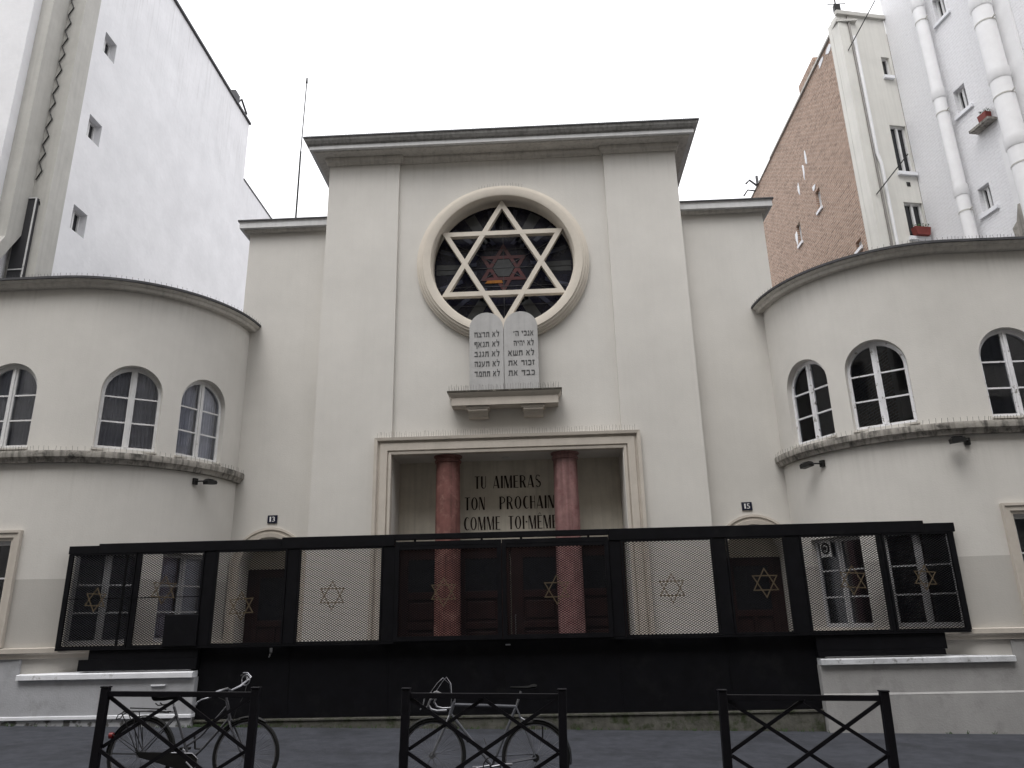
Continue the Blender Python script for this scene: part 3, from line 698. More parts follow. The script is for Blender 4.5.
def heb(ch):
    """square Hebrew letters from heavy bars and lighter stems: (width, polygons)"""
    S = []; T_, V_ = .24, .20
    def h(x0, x1, y0, y1): S.append([(x0, y0), (x1, y0), (x1, y1), (x0, y1)])
    def d(x0, y0, x1, y1, w): S.append([(x0, y0), (x0+w, y0), (x1+w, y1), (x1, y1)])
    top = lambda w, a=0: h(a, w, 1-T_, 1)
    if ch == 'ל': h(0, .15, .8, 1.38); h(0, .62, .78, 1); d(.20, 0, .42, .79, V_); return .64, S
    if ch == 'א': d(.55, 0, 0, 1, .22); d(.42, .5, .58, 1, .18); d(0, 0, .12, .62, .17); return .80, S
    if ch == 'ת': top(.78, .06); h(.58, .78, 0, .77); h(.12, .28, .1, .77); h(0, .24, 0, .18); return .78, S
    if ch == 'ח': top(.76); h(.56, .76, 0, .77); h(.06, .24, 0, .77); return .76, S
    if ch == 'ה': top(.74); h(.54, .74, 0, .77); h(.06, .22, 0, .55); return .74, S
    if ch == 'ר': top(.62); h(.42, .62, 0, .77); return .62, S
    if ch == 'ד': top(.74); h(.46, .66, 0, .77); return .74, S
    if ch == 'ב': top(.62, .04); h(.46, .64, .2, .77); h(0, .76, 0, .22); return .76, S
    if ch == 'כ': top(.56); h(.44, .64, .1, .9); h(0, .58, 0, .22); return .64, S
    if ch == 'נ': h(.10, .42, .78, 1); h(.26, .44, .2, .79); h(0, .44, 0, .22); return .44, S
    if ch == 'ג': h(.10, .42, .78, 1); h(.26, .44, 0, .79); d(0, 0, .22, .35, .16); return .46, S
    if ch == 'צ': d(.46, .2, .02, 1, .2); d(.40, .5, .58, 1, .16); h(0, .72, 0, .22); return .74, S
    if ch == 'ף': top(.66); h(.48, .66, -.38, .77); h(.02, .20, .45, .77); h(.02, .34, .42, .56); return .66, S
    if ch == 'ע': d(.40, .1, .62, 1, .18); d(.18, .2, .04, 1, .18); d(0, -.1, .44, .25, .2); return .80, S
    if ch == 'מ': top(.72, .16); h(.56, .76, .1, .77); h(.34, .76, 0, .20); d(0, 0, .14, .8, .16); return .76, S
    if ch == 'י': h(0, .30, .70, 1); h(.16, .32, .48, .72); return .32, S
    if ch == 'ו': h(0, .30, .78, 1); h(.14, .32, 0, .79); return .32, S
    if ch == 'ז': h(0, .42, .78, 1); h(.12, .30, 0, .79); return .42, S
    if ch == 'ש': h(0, .18, .2, 1); h(.36, .52, .2, 1); h(.72, .90, .2, 1); h(.02, .88, 0, .21); return .90, S
    if ch == "'": d(0, .65, .12, 1, .14); return .26, S
    return .34, S
# ------------------------------------------------------------------ stone tablets on the shelf
T_ = thing('stone_tablets', 'pair of grey round-topped stone tablets with Hebrew writing standing on the shelf', 'tablets', (X0, 14.4, 6.09))
lines = [['לא תרצח', 'לא תנאף', 'לא תגנב', 'לא תענה', 'לא תחמד'], ["אנכי ה'", 'לא יהיה', 'לא תשא', 'זכור את', 'כבד את']]
for i, cx in enumerate((X0-.357, X0+.357)):
    bm = BM(); slab(bm, arch_pts(cx, .352, 7.46, 6.094, 26), lambda a, z: (a, 14.47, z), lambda a, z: (a, 14.33, z))
    t = link('tablet', bm, 'tablet', T_)
    bm = BM()
    for k, ln in enumerate(lines[i]):
        w = (.52 if i == 0 else (.42 if k < 2 else .54)); H = .112
        gs = [heb(c) for c in ln]; gap = .16; kx = w/(sum(g[0] for g in gs)+gap*(len(gs)-1)); x = cx+.27; zb = 7.262-k*.215; e = 0
        for gw, polys in gs:
            x -= gw*kx
            for p in polys:
                e += 1; dd = .0003*(e % 9)
                slab(bm, p, lambda a, b__: (x+a*kx, 14.3297, zb+b__*H), lambda a, b__: (x+a*kx, 14.326-dd, zb+b__*H))
            x -= gap*kx
    link('engraved_text', bm, 'tabletext', t)

# ------------------------------------------------------------------ number plates
for side, num in ((-1, '13'), (1, '15')):
    cx = -5.535 if side < 0 else 4.01
    t = thing('number_plate', f'small dark enamel plate reading {num} above the {"left" if side < 0 else "right"} arched side door', 'house number', (cx, 14.94, 3.7))
    bm = BM(); box(bm, (cx-.10, 14.925, 3.625), (cx+.10, 14.948, 3.785), .004); link('plate', bm, 'plate', t)
    bm = BM(); put(bm, text_bm('1', .03, .10, 1, .002), Vector((cx-.055, 14.9245, 3.655))); put(bm, text_bm(num[1], .060, .10, 1, .002), Vector((cx-.005, 14.9245, 3.655)))
    link('numerals', bm, 'platetext', t)

# ------------------------------------------------------------------ floodlights under the string course
def floodlight(side, s, z, label, flip=1):
    P = wingP(side); x, y, nx, ny = P(s); n = Vector((nx, ny, 0)); u = Vector((-ny, nx, 0)); o = Vector((x, y, z))
    t = thing('floodlight', label, 'lamp', o, 'floodlights under the window ledges')
    bm = BM(); slab(bm, [(-.045, -.06), (.045, -.06), (.045, .06), (-.045, .06)], lambda a, h: o+u*(a-flip*.10)+Vector((0, 0, h))+n*.003, lambda a, h: o+u*(a-flip*.10)+Vector((0, 0, h))+n*.05); link('wall_bracket', bm, 'blackmetal', t)
    bm = BM(); tube(bm, [o-u*flip*.10+n*.05, o-u*flip*.06+n*.16, o+u*flip*.02+n*.20], .014); link('arm', bm, 'blackmetal', t)
    c = o+u*flip*.10+n*.20
    bm = BM(); slab(bm, [(-.11, -.055), (.11, -.03), (.12, .02), (.09, .05), (-.08, .05), (-.12, .02)], lambda a, h: c+u*a+Vector((0, 0, h))-n*.06, lambda a, h: c+u*a*.95+Vector((0, 0, h*.9-.01))+n*.07); link('lamp_head', bm, 'blackmetal', t)
    bm = BM(); slab(bm, [(-.08, -.05), (.08, -.05), (.08, .03), (-.08, .03)], lambda a, d: c+u*a+n*d+Vector((0, 0, .052)), lambda a, d: c+u*a+n*d+Vector((0, 0, .056))); link('lamp_glass', bm, 'darkglass', t)
def s_at_x(x): return s_of(math.degrees(math.asin((CXR-x)/RW)))
floodlight(-1, s_at_x(2*X0+6.62), 4.30, 'small black floodlight under the left wing ledge beside the narrow window', 1)
floodlight(1, s_at_x(5.18), 4.28, 'small black floodlight at the inner end of the right wing ledge', -1)
floodlight(1, s_at_x(7.05), 4.34, 'small black floodlight under the right wing ledge beneath the wide gap between windows', -1)

# ------------------------------------------------------------------ low street walls with copings
def lowwall(side):
    a, b_ = (-12.4, -5.66) if side < 0 else (4.16, 11)
    nm = 'left' if side < 0 else 'right'
    t = thing('boundary_wall', 'low white painted street wall with clean coping left of the black gate' if side < 0 else 'low grey rendered street wall with weathered stone coping right of the black gate', 'wall', ((a+b_)/2, 12.3, gz((a+b_)/2)))
    top = .90
    bm = BM(); zz = .36 if side < 0 else .46; YW = 12.40
    box(bm, (a, YW, zz+.002), (b_, 12.76, top))
    if side < 0: box(bm, (a, YW+.015, -.3), (-5.66, 12.75, zz-.06))
    else: box(bm, (4.16, YW-.03, -.5), (b_, 12.75, zz))
    # beyond the coping's outer end the face runs flush up to the ledge
    x_in, x_out = (-8.57, a) if side < 0 else (7.10, b_)
    c0, c1 = sorted((x_in, x_out)); box(bm, (c0, YW+.001, top+.001), (c1, 12.60, 1.218))
    link('wall_body', bm, 'plinth' if side > 0 else 'plinth_dirty2', t)
    if side < 0:
        bm = BM(); box(bm, (a, YW-.02, zz-.058), (-5.655, 12.745, zz), .008); link('painted_strip', bm, 'white_paint', t)
    else:
        bm = BM(); slab(bm, [(YW-.032, zz+.001), (YW-.001, zz+.028), (YW-.001, zz+.001)], lambda y, z: (4.158, y, z), lambda y, z: (b_, y, z)); link('drip_ledge', bm, 'plinth', t)
    c0, c1 = (-8.56, -5.68) if side < 0 else (4.17, 7.09)
    bm = BM(); slab(bm, [(YW-.06, top+.002), (YW-.06, top+.075), (YW-.04, top+.085), (12.78, top+.11), (12.78, top+.002)], lambda y, z: (c0, y, z), lambda y, z: (c1, y, z))
    link('coping', bm, 'white_paint' if side < 0 else 'stone_coping', t)
    if side < 0:
        bm = BM(); box(bm, (-6.35, YW-.03, .775), (-6.12, YW-.002, .80), .004); link('vent_slot', bm, 'white_paint', t)
M['plinth_dirty2'] = mat('white_wall_render', (.42, .425, .445), .9, .08, 2, .4, 40, streak=.03, blotch=((.30, .30, .31), 2.5, .5, .25))
nt, N, L, b = tree(M['plinth_dirty2'])      # flaking dark base course below .3 m
tc = N.new('ShaderNodeTexCoord'); sx_ = N.new('ShaderNodeSeparateXYZ'); L.new(tc.outputs['Object'], sx_.inputs[0])
lt = N.new('ShaderNodeMath'); lt.operation = 'LESS_THAN'; lt.inputs[1].default_value = .30; L.new(sx_.outputs['Z'], lt.inputs[0])
nz = N.new('ShaderNodeTexNoise'); nz.inputs['Scale'].default_value = 5; nz.inputs['Detail'].default_value = 8; L.new(tc.outputs['Object'], nz.inputs['Vector'])
gt = N.new('ShaderNodeMapRange'); gt.inputs[1].default_value = .50; gt.inputs[2].default_value = .56; L.new(nz.outputs['Fac'], gt.inputs[0])
mm = N.new('ShaderNodeMath'); mm.operation = 'MULTIPLY'; L.new(lt.outputs[0], mm.inputs[0]); L.new(gt.outputs[0], mm.inputs[1])
mxx = N.new('ShaderNodeMix'); mxx.data_type = 'RGBA'; mxx.inputs['B'].default_value = (.10, .10, .095, 1)
src = b.inputs['Base Color'].links[0].from_socket
L.new(mm.outputs[0], mxx.inputs['Factor']); L.new(src, mxx.inputs['A']); L.new(mxx.outputs['Result'], b.inputs['Base Color'])
lowwall(-1); lowwall(1)
bm = BM(); box(bm, (-5.655, 12.49, -.4), (4.155, 12.94, .222), .012); box(bm, (-5.655, 12.47, .225), (4.155, 12.94, .255), .004)
st = link('stone_threshold', bm, 'mossy'); tag(st, 'mossy worn stone threshold running under the black gate', 'step')
# weeds along the foot of the walls
WM = BM()
for i in range(150):
    x = random.choice([random.uniform(-5.6, 4.1), random.uniform(-5.8, -4.4), random.uniform(-8.6, 7.0)])
    y = 12.47 if -5.6 < x < 4.1 else 12.37
    for k in range(random.randint(2, 5)):
        a = random.uniform(0, 6.28); hgt = random.uniform(.015, .05); p = Vector((x+random.uniform(-.03, .03), y-random.uniform(0, .03), gz(x)))
        d = Vector((math.cos(a), math.sin(a)*.5, 0))*.02
        quad(WM, [p-d*.3, p+d*.3, p+d*1.3+Vector((0, 0, hgt)), p+d+Vector((0, 0, hgt*1.1))])
tag(link('weeds', WM, 'leaf'), 'small green weeds growing in the crack at the foot of the walls', 'weeds', kind='stuff')

# ------------------------------------------------------------------ the black security fence and gate
FEN = thing('security_fence', 'long black steel gate and mesh fence carrying ten brass stars in front of the courtyard', 'gate', (-.74, 12.42, .26))
YF = 12.40
def mesh_panel(x0, x1, z0, z1, parent, y=YF):
    bm = BM(); px, pz, w = .060, .037, .0100; W, H = x1-x0, z1-z0
    sl = pz/px
    for sg in (1, -1):
        c = -W*sl if sg > 0 else 0
        end = H if sg > 0 else H+W*sl
        while c < end:
            # z = c + sg*sl*x  (x from 0..W)
            pts = []
            xa = 0 if sg > 0 else 0
            zl, zr = c, c+sg*sl*W
            xs_ = [0., W]; zs_ = [zl, zr]
            t0, t1 = 0., 1.
            dz = zr-zl
            ta, tb = (0-zl)/dz, (H-zl)/dz
            lo, hi = min(ta, tb), max(ta, tb); t0, t1 = max(t0, lo), min(t1, hi)
            if t1-t0 > 1e-3:
                p = Vector((x0+W*t0, y+sg*.0012, z0+zl+dz*t0)); q = Vector((x0+W*t1, y+sg*.0012, z0+zl+dz*t1)); bar(bm, p, q, w, .002)
            c += pz
    return link('mesh_panel', bm, 'black', parent)
def star_emblem(x, z, parent, rot=0, rad=.235, y=YF-.035):
    bm = BM(); star_bars(bm, Vector((x, y, z)), rad, .015, .009, rot=rot); 
    return link('star_emblem', bm, 'gold', parent)
def frame_rect(bm, x0, x1, z0, z1, w, y0, y1):
    box(bm, (x0, y0, z0), (x0+w, y1, z1)); box(bm, (x1-w, y0, z0), (x1, y1, z1))
    box(bm, (x0+w, y0+.001, z0), (x1-w, y1-.001, z0+w)); box(bm, (x0+w, y0+.001, z1-w), (x1-w, y1-.001, z1))
posts = [(-7.995, .06), (-6.82, .05), (-7.03, .025), (-5.59, .19), (-4.19, .19), (-2.59, .20), (1.12, .19), (2.81, .21), (3.98, .24), (5.38, .05), (6.52, .06)]
for i, (x, w) in enumerate(posts):
    z0 = 1.371
    zt = 2.865
    bm = BM(); box(bm, (x-w/2, 12.39, z0), (x+w/2, 12.50 if w > .1 else 12.45, zt), .004); link('post', bm, 'black', FEN)
bm = BM()
box(bm, (-8.03, 12.375, 2.868), (-7.52, 12.50, 3.0), .004); box(bm, (-7.518, 12.375, 2.868), (-4.40, 12.50, 3.03), .004)
box(bm, (-4.398, 12.375, 2.868), (-2.5, 12.50, 3.055), .004); box(bm, (-2.498, 12.375, 2.963), (1.03, 12.50, 3.055), .004)
box(bm, (1.032, 12.375, 2.868), (6.1, 12.50, 3.055), .004); box(bm, (6.102, 12.375, 2.868), (6.58, 12.50, 3.01), .004)
link('top_beam', bm, 'black', FEN)
spans = [(-7.97, -6.85), (-6.79, -5.69), (-5.49, -4.29), (-4.09, -2.69), (1.22, 2.70), (2.92, 3.86), (4.10, 5.35), (5.41, 6.49)]
stars = [(-7.44, 2.12), (-6.31, 2.25), (-4.99, 1.97), (-3.5, 2.10), (1.99, 2.09), (3.47, 2.14), (4.84, 2.15), (5.97, 2.16)]
srot = [R(-3), R(-4), R(3), 0, 0, R(180), R(-4), R(-4)]
for i, ((a, b_), (sx1_, sz), ro) in enumerate(zip(spans, stars, srot)):
    mesh_panel(a, b_, 1.40, 2.866, FEN)
    bm = BM(); frame_rect(bm, a+.002, b_-.002, 1.372, 2.866, .028, 12.38, 12.42); link('panel_frame', bm, 'black', FEN)
    star_emblem(sx1_, sz, FEN, ro, .235 if i not in (0, 7) else .20)
# extra bar on the side panels and the closed lower boards
bm = BM(); box(bm, (-8.0, 12.372, 2.13), (-5.69, 12.378, 2.145)); link('cross_rod', bm, 'black', FEN)
bm = BM(); box(bm, (-5.80, 12.535, .264), (-5.657, 12.565, 1.333)); box(bm, (4.157, 12.535, .264), (4.30, 12.565, 1.333)); link('lower_board', bm, 'black', FEN)
bm = BM(); box(bm, (-8.02, 12.385, 1.335), (6.53, 12.47, 1.370)); link('bottom_rail', bm, 'black', FEN)
bm = BM(); box(bm, (-5.655, 12.53, .264), (4.155, 12.57, 1.333)); 
for x in (-4.19, -2.59, -.73, 1.12, 2.81): box(bm, (x-.006, 12.523, .27), (x+.006, 12.528, 1.33))
link('lower_board', bm, 'black', FEN)
bm = BM(); box(bm, (-7.46, 12.42, 1.19), (-5.66, 12.50, 1.333)); box(bm, (-7.61, 12.41, 1.015), (-5.66, 12.51, 1.188)); link('end_board', bm, 'black', FEN)
bm = BM(); box(bm, (4.16, 12.42, 1.10), (6.14, 12.50, 1.333)); box(bm, (4.16, 12.41, 1.015), (6.10, 12.51, 1.098)); link('end_board', bm, 'black', FEN)
bm = BM(); box(bm, (-6.24, 12.36, 1.372), (-5.68, 12.384, 1.86), .006); link('intercom_box', bm, 'black', FEN)
bm = BM(); box(bm, (-4.52, 12.51, 1.24), (-4.48, 12.528, 1.31), .003); tube(bm, [(-4.5, 12.52, 1.22), (-4.5, 12.48, 1.22), (-4.5, 12.48, 1.19), (-4.515, 12.48, 1.17)], .011); link('lock', bm, 'silver', FEN)
bm = BM(); box(bm, (-.70, 12.51, 1.275), (-.62, 12.528, 1.295), .003); link('lock', bm, 'silver', FEN)
for i, (a, b_, sx1_, sz) in enumerate(((-2.485, -.735, -1.68, 2.115), (-.725, 1.02, .15, 2.11))):
    bm = BM(); frame_rect(bm, a, b_, 1.372, 2.93, .068, 12.36, 12.44); box(bm, (a+.069, 12.365, 2.80), (b_-.069, 12.435, 2.861)); Gt = link('gate_leaf', bm, 'black', FEN)
    mesh_panel(a+.06, b_-.06, 1.44, 2.80, Gt); star_emblem(sx1_, sz, Gt)
    bm = BM(); box(bm, (a+.3, 12.39, 2.931), (a+.34, 12.41, 2.962)); box(bm, (b_-.34, 12.39, 2.931), (b_-.30, 12.41, 2.962)); link('hinge_lug', bm, 'black', Gt)

# ------------------------------------------------------------------ crossed pavement barriers
def barrier_at(x, label, first=None):
    if first is None:
        t = thing('pavement_barrier', label, 'barrier', (x, 7.68, gz(x)), 'crossed steel barriers along the pavement')
        t.rotation_euler = (0, R(1.26), 0); W, H, zb = 1.507, .955, -.0; zc = .42
        for sg in (-1, 1):
            bm = BM(); box(bm, (sg*W/2-.04, -.03, -.15), (sg*W/2+.04, .03, H+.03), .005); box(bm, (sg*W/2-.045, -.036, H+.031), (sg*W/2+.045, .036, H+.045), .004); link('post', bm, 'barrier', t, world=False)
        bm = BM(); box(bm, (-W/2+.04, -.018, H-.05), (W/2-.04, .018, H), .003); link('top_rail', bm, 'barrier', t, world=False)
        h = W/2-.04
        for sg, nm in ((1, 0), (-1, 1)):
            bm = BM(); dy = .0085 if sg > 0 else -.0085
            bar(bm, (-h*sg, dy, H-.05), (h*sg, dy, zb), .034, .016); link('long_brace', bm, 'barrier', t, world=False)
        zc = (H-.05+zb)/2
        for p, q, dy in (((-h, zc), (0, H-.05), .0255), ((0, H-.05), (h, zc), -.0255), ((-h, zc-.02), (0, zb), -.0255), ((h, zc-.02), (0, zb), .0255)):
            bm = BM(); bar(bm, (p[0], dy, p[1]), (q[0], dy, q[1]), .032, .016); link('short_brace', bm, 'barrier', t, world=False)
        bm = BM(); box(bm, (-W/2+.04, -.015, zb-.03), (W/2-.04, .015, zb)); link('bottom_rail', bm, 'barrier', t, world=False)
    else:
        t = copy_tree(first); t.location = (x, 7.68, gz(x)); t['label'] = label
    return t
b0 = barrier_at(-3.655, 'black crossed steel barrier with the grey city bicycle leaning on it')
barrier_at(-.667, 'black crossed steel barrier with the silver drop-handlebar bicycle behind it', b0)
barrier_at(2.357, 'black crossed steel barrier with no bicycle in front of the grey wall', b0)

# ------------------------------------------------------------------ bicycles
def wheel(parent, cx, cz, r, y=0, rimm='silver'):
    t = BM(); n = 48
    tube(t, [(cx+(r-.02)*math.cos(2*math.pi*i/n), y, cz+(r-.02)*math.sin(2*math.pi*i/n)) for i in range(n)], .020, 8, closed=True)
    W = link('wheel', t, 'rubber', parent, world=False, smooth=True)
    t = BM(); rr = r-.042
    tube(t, [(cx+rr*math.cos(2*math.pi*i/n), y, cz+rr*math.sin(2*math.pi*i/n)) for i in range(n)], .009, 6, closed=True); link('rim', t, rimm, W, world=False, smooth=True)
    t = BM(); tube(t, [(cx, y-.04, cz), (cx, y+.04, cz)], .018, 10)
    for sg in (-1, 1): tube(t, [(cx, y+sg*.034-.002, cz), (cx, y+sg*.034+.002, cz)], .03, 14)
    link('hub', t, 'silver', W, world=False)
    t = BM()
    for i in range(32):
        a = 2*math.pi*i/32; b_ = a+(.45 if i % 4 < 2 else -.45); sg = -1 if i % 2 else 1
        tube(t, [(cx+.028*math.cos(b_), y+sg*.034, cz+.028*math.sin(b_)), (cx+rr*math.cos(a), y, cz+rr*math.sin(a))], .0013, 3, caps=False)
    link('spokes', t, 'silver', W, world=False)
    return W
def arcpts(cx, cz, r, a0, a1, n=20, y=0): return [(cx+r*math.cos(R(a0+(a1-a0)*i/n)), y, cz+r*math.sin(R(a0+(a1-a0)*i/n))) for i in range(n+1)]
def saddle(parent, x, z, L=.27, fwd=1, tilt=0, wide=.085, thick=.05, m='leather'):
    bm = BM(); rings = []
    st = [(0, wide*.75, thick*.6), (.06, wide, thick), (.15, wide*.95, thick), (.35, wide*.6, thick*.75), (.55, wide*.33, thick*.6), (.8, wide*.24, thick*.55), (.97, wide*.2, thick*.5), (1, wide*.12, thick*.3)]
    for t, hw, th in st:
        cx = x-fwd*L*.45+fwd*L*t; cz = z+tilt*L*t+(.012 if t < .2 else 0)
        ring = []
        for k in range(12):
            a = 2*math.pi*k/12; ring.append(bm.verts.new((cx, hw*math.cos(a), cz+th*.5*math.sin(a)*(1 if math.sin(a) > 0 else .9))))
        rings.append(ring)
    for A, B in zip(rings, rings[1:]):
        for k in range(12): bm.faces.new((A[k], A[(k+1) % 12], B[(k+1) % 12], B[k]))
    bm.faces.new(rings[0]); bm.faces.new(rings[-1][::-1]); bmesh.ops.recalc_face_normals(bm, faces=bm.faces[:])
    S_ = link('saddle', bm, m, parent, world=False, smooth=True)
    return S_
# city bicycle, facing right.  local x = world x + 3.71 ; z above the pavement
BX = -3.61; B1 = thing('bicycle', 'grey step-through city bicycle with rear rack and dark mudguards at the left barrier', 'bicycle', (BX, 8.02, gz(BX)-.003), 'bicycles parked on the pavement')
rh, fh, wr = (-.56, .35), (.55, .35), .35
bb = (-.03, .29)
wheel(B1, *rh, wr); wheel(B1, *fh, wr)
bm = BM(); st_top = (-.28, .80)
ht, hb = (.28, .86), (.34, .67)
V = lambda p, y=0: (p[0], y, p[1])
tube(bm, [V(bb), V(st_top)], .014); tube(bm, [V(ht), V(hb)], .017)
tube(bm, [V((ht[0]+.01, ht[1]-.05)), V((.05, .52)), V((-.10, .42))], .012); tube(bm, [V((hb[0]-.005, hb[1]+.03)), V((.10, .42)), V(bb)], .014)
for sg in (-1, 1):
    tube(bm, [V((bb[0]-.03, bb[1]), sg*.03), V(rh, sg*.055)], .008); tube(bm, [V((-.235, .72), sg*.02), V(rh, sg*.055)], .007)
FR = link('frame', bm, 'bikegrey', B1, world=False, smooth=True)
bm = BM(); tube(bm, [V(bb, -.04), V(bb, .04)], .022, 12); link('bottom_bracket', bm, 'silver', B1, world=False)
bm = BM()
for sg in (-1, 1): tube(bm, [V(hb, sg*.025), V((.37, .62), sg*.05), V((.43, .52), sg*.05), V((.50, .40), sg*.05), V(fh, sg*.05)], .011)
tube(bm, [V(hb, -.035), V(hb, .035)], .014); link('fork', bm, 'bikegrey', B1, world=False, smooth=True)
def guard(name, c, r, a0, a1, par, m='bikegrey'):
    bm = BM(); n = 26; pv = None
    for i in range(n+1):
        a = R(a0+(a1-a0)*i/n); ring = []
        for k in range(5):
            w = -.028+.014*k; rr_ = r-.012*abs(k-2)/2
            ring.append(bm.verts.new((c[0]+rr_*math.cos(a), w, c[1]+rr_*math.sin(a))))
        if pv:
            for k in range(4): bm.faces.new((pv[k], pv[k+1], ring[k+1], ring[k]))
        pv = ring
    o = link(name, bm, m, par, world=False, smooth=True); md = o.modifiers.new('s', 'SOLIDIFY'); md.thickness = .002
    return o
guard('mudguard', rh, wr+.018, 10, 185, B1, 'blackmetal'); guard('mudguard', fh, wr+.018, 60, 140, B1, 'blackmetal')
bm = BM()
for a in (100, 150, 180):
    for sg in (-1, 1): tube(bm, [V(rh, sg*.05), (rh[0]+(wr+.015)*math.cos(R(a)), sg*.03, rh[1]+(wr+.015)*math.sin(R(a)))], .0035, 5)
link('mudguard_stay', bm, 'blackmetal', B1, world=False)
bm = BM()
for sg in (-1, 1):
    tube(bm, [(-.30, sg*.05, .745), (-.55, sg*.06, .755), (-.78, sg*.06, .75), (-.84, sg*.05, .72), (-.86, sg*.04, .68)], .006, 6)
    tube(bm, [V(rh, sg*.06), (-.68, sg*.06, .75)], .005, 6); tube(bm, [V(rh, sg*.06), (-.80, sg*.06, .745)], .005, 6)
for x in (-.34, -.46, -.58, -.70, -.79): tube(bm, [(x, -.058, .753), (x, .058, .753)], .005, 6)
tube(bm, [(-.36, 0, .775), (-.75, 0, .785)], .007, 6); tube(bm, [(-.86, -.04, .68), (-.86, .04, .68)], .005, 6)
link('rear_rack', bm, 'blackmetal', B1, world=False, smooth=True)
bm = BM(); lathe(bm, [(.012, -.03), (.03, -.02), (.03, .02), (.012, .03)], 14); 
for v in bm.verts: v.co = Vector((v.co.z-.90, v.co.x, v.co.y+.52))
link('rear_reflector', bm, 'redlens', B1, world=False, smooth=True)
bm = BM(); tube(bm, [V(st_top), V((-.295, .85))], .012); link('seat_post', bm, 'silver', B1, world=False)
S_ = saddle(B1, -.37, .885, .29, 1, .05, .11, .10)
bm = BM()
for sg in (-1, 1): tube(bm, [(-.46, sg*.05, .835), (-.43, sg*.05, .815), (-.37, sg*.03, .82), (-.29, sg*.02, .845)], .007, 6)
link('saddle_springs', bm, 'blackmetal', S_, world=False)
# handlebar turned towards the wheel: stem, swept bar, grips, lever, headlamp ring
bm = BM(); tube(bm, [V(ht), V((.265, .92)), V((.30, .955))], .011); link('stem', bm, 'bikegrey', B1, world=False, smooth=True)
bm = BM()
tube(bm, [(.22, -.27, .935), (.27, -.20, .965), (.31, -.10, .985), (.31, 0, .96), (.36, .10, 1.0), (.40, .20, 1.06), (.36, .27, 1.09)], .0115, 8)
HB = link('handlebar', bm, 'silver', B1, world=False, smooth=True)
bm = BM(); tube(bm, [(.225, -.265, .937), (.06, -.30, .925)], .016, 8); link('grip', bm, 'rubber', HB, world=False)
bm = BM(); tube(bm, [(.37, .26, 1.085), (.28, .31, 1.10)], .016, 8); link('grip', bm, 'rubber', HB, world=False)
bm = BM(); tube(bm, [(.25, -.26, .93), (.20, -.29, .90), (.14, -.30, .885), (.10, -.30, .86), (.09, -.30, .835)], [.012, .009, .008, .008, .009], 6); tube(bm, [(.39, .22, 1.05), (.42, .24, 1.09), (.36, .28, 1.13), (.30, .30, 1.13)], .007, 6)
link('brake_lever', bm, 'silver', HB, world=False, smooth=True)
bm = BM(); tube(bm, [(.385+.045*math.cos(t*.5236), .18, 1.06+.055*math.sin(t*.5236)) for t in range(12)], .006, 6, closed=True); link('mirror_ring', bm, 'silver', HB, world=False)
bm = BM(); tube(bm, [(.25, -.25, .92), (.36, -.18, .86), (.36, -.06, .74), (.34, -.02, .66)], .0028, 5); tube(bm, [(.40, .2, 1.05), (.42, .1, .92), (.38, .04, .78), (.36, .02, .66)], .0028, 5); link('brake_cable', bm, 'blackmetal', HB, world=False)
bm = BM(); slab(bm, [(rh[0]-.02, .375), (bb[0]-.02, .372), (bb[0]+.06, .365), (bb[0]+.11, .32), (bb[0]+.11, .26), (bb[0]+.06, .215), (bb[0]-.05, .215), (rh[0]+.03, .325)], lambda a, z: (a, -.075, z), lambda a, z: (a, -.055, z)); CC = link('chain_case', bm, 'blackmetal', B1, world=False)
bm = BM(); tube(bm, [(bb[0]-.17, -.078, .372), (bb[0]+.05, -.078, .368), (bb[0]+.112, -.078, .32), (bb[0]+.115, -.078, .26)], .005, 6); link('chrome_edge', bm, 'silver', CC, world=False)
for sg in (-1, 1):
    e = (bb[0]+sg*.13, bb[1]-sg*.10); bm = BM(); tube(bm, [(bb[0], sg*-.085, bb[1]), (e[0], sg*-.09, e[1])], .009, 6); c_ = link('crank', bm, 'silver', B1, world=False)
    bm = BM(); box(bm, (e[0]-.045, -sg*.14-.04, e[1]-.012), (e[0]+.045, -sg*.14+.04, e[1]+.012), .003); link('pedal', bm, 'rubber', c_, world=False)
bm = BM(); tube(bm, [(.0, .02, .40), (-.03, .02, .55)], .010, 6); tube(bm, [(.0, .02, .40), (.06, .02, .40)], .008, 6); link('pump', bm, 'blackmetal', B1, world=False)
B1.rotation_euler = (R(-3), R(1.26), 0); B1.scale = (.973,)*3

# racing bicycle, facing left
BX = -.70; B2 = thing('bicycle', 'silver racing bicycle with drop handlebars facing left at the middle barrier', 'bicycle', (BX, 8.1, gz(BX)-.003), 'bicycles parked on the pavement')
fh, rh, wr = (-.52, .345), (.53, .335), .345
bb = (.09, .255)
wheel(B2, *fh, wr); wheel(B2, *rh, wr)
ht, hb = (-.31, .845), (-.355, .72); sc = (.33, .805)
bm = BM(); tube(bm, [V(ht), V(hb)], .018); tube(bm, [V((ht[0]-.005, ht[1]-.025)), V(sc)], .0145); tube(bm, [V((hb[0], hb[1]+.02)), V(bb)], .0155); tube(bm, [V(sc), V(bb)], .0145)
for sg in (-1, 1): tube(bm, [V(sc, sg*.015), V(rh, sg*.055)], .0075); tube(bm, [V(bb, sg*.03), V(rh, sg*.055)], .0085)
link('frame', bm, 'bikesilver', B2, world=False, smooth=True)
bm = BM()
for sg in (-1, 1): tube(bm, [V(hb, sg*.02), V((-.38, .66), sg*.045), V((-.43, .54), sg*.05), V((-.485, .42), sg*.05), V(fh, sg*.05)], .010)
tube(bm, [V(hb, -.03), V(hb, .03)], .013); link('fork', bm, 'silver', B2, world=False, smooth=True)
bm = BM(); tube(bm, [V(bb, -.04), V(bb, .04)], .022, 12); link('bottom_bracket', bm, 'silver', B2, world=False)
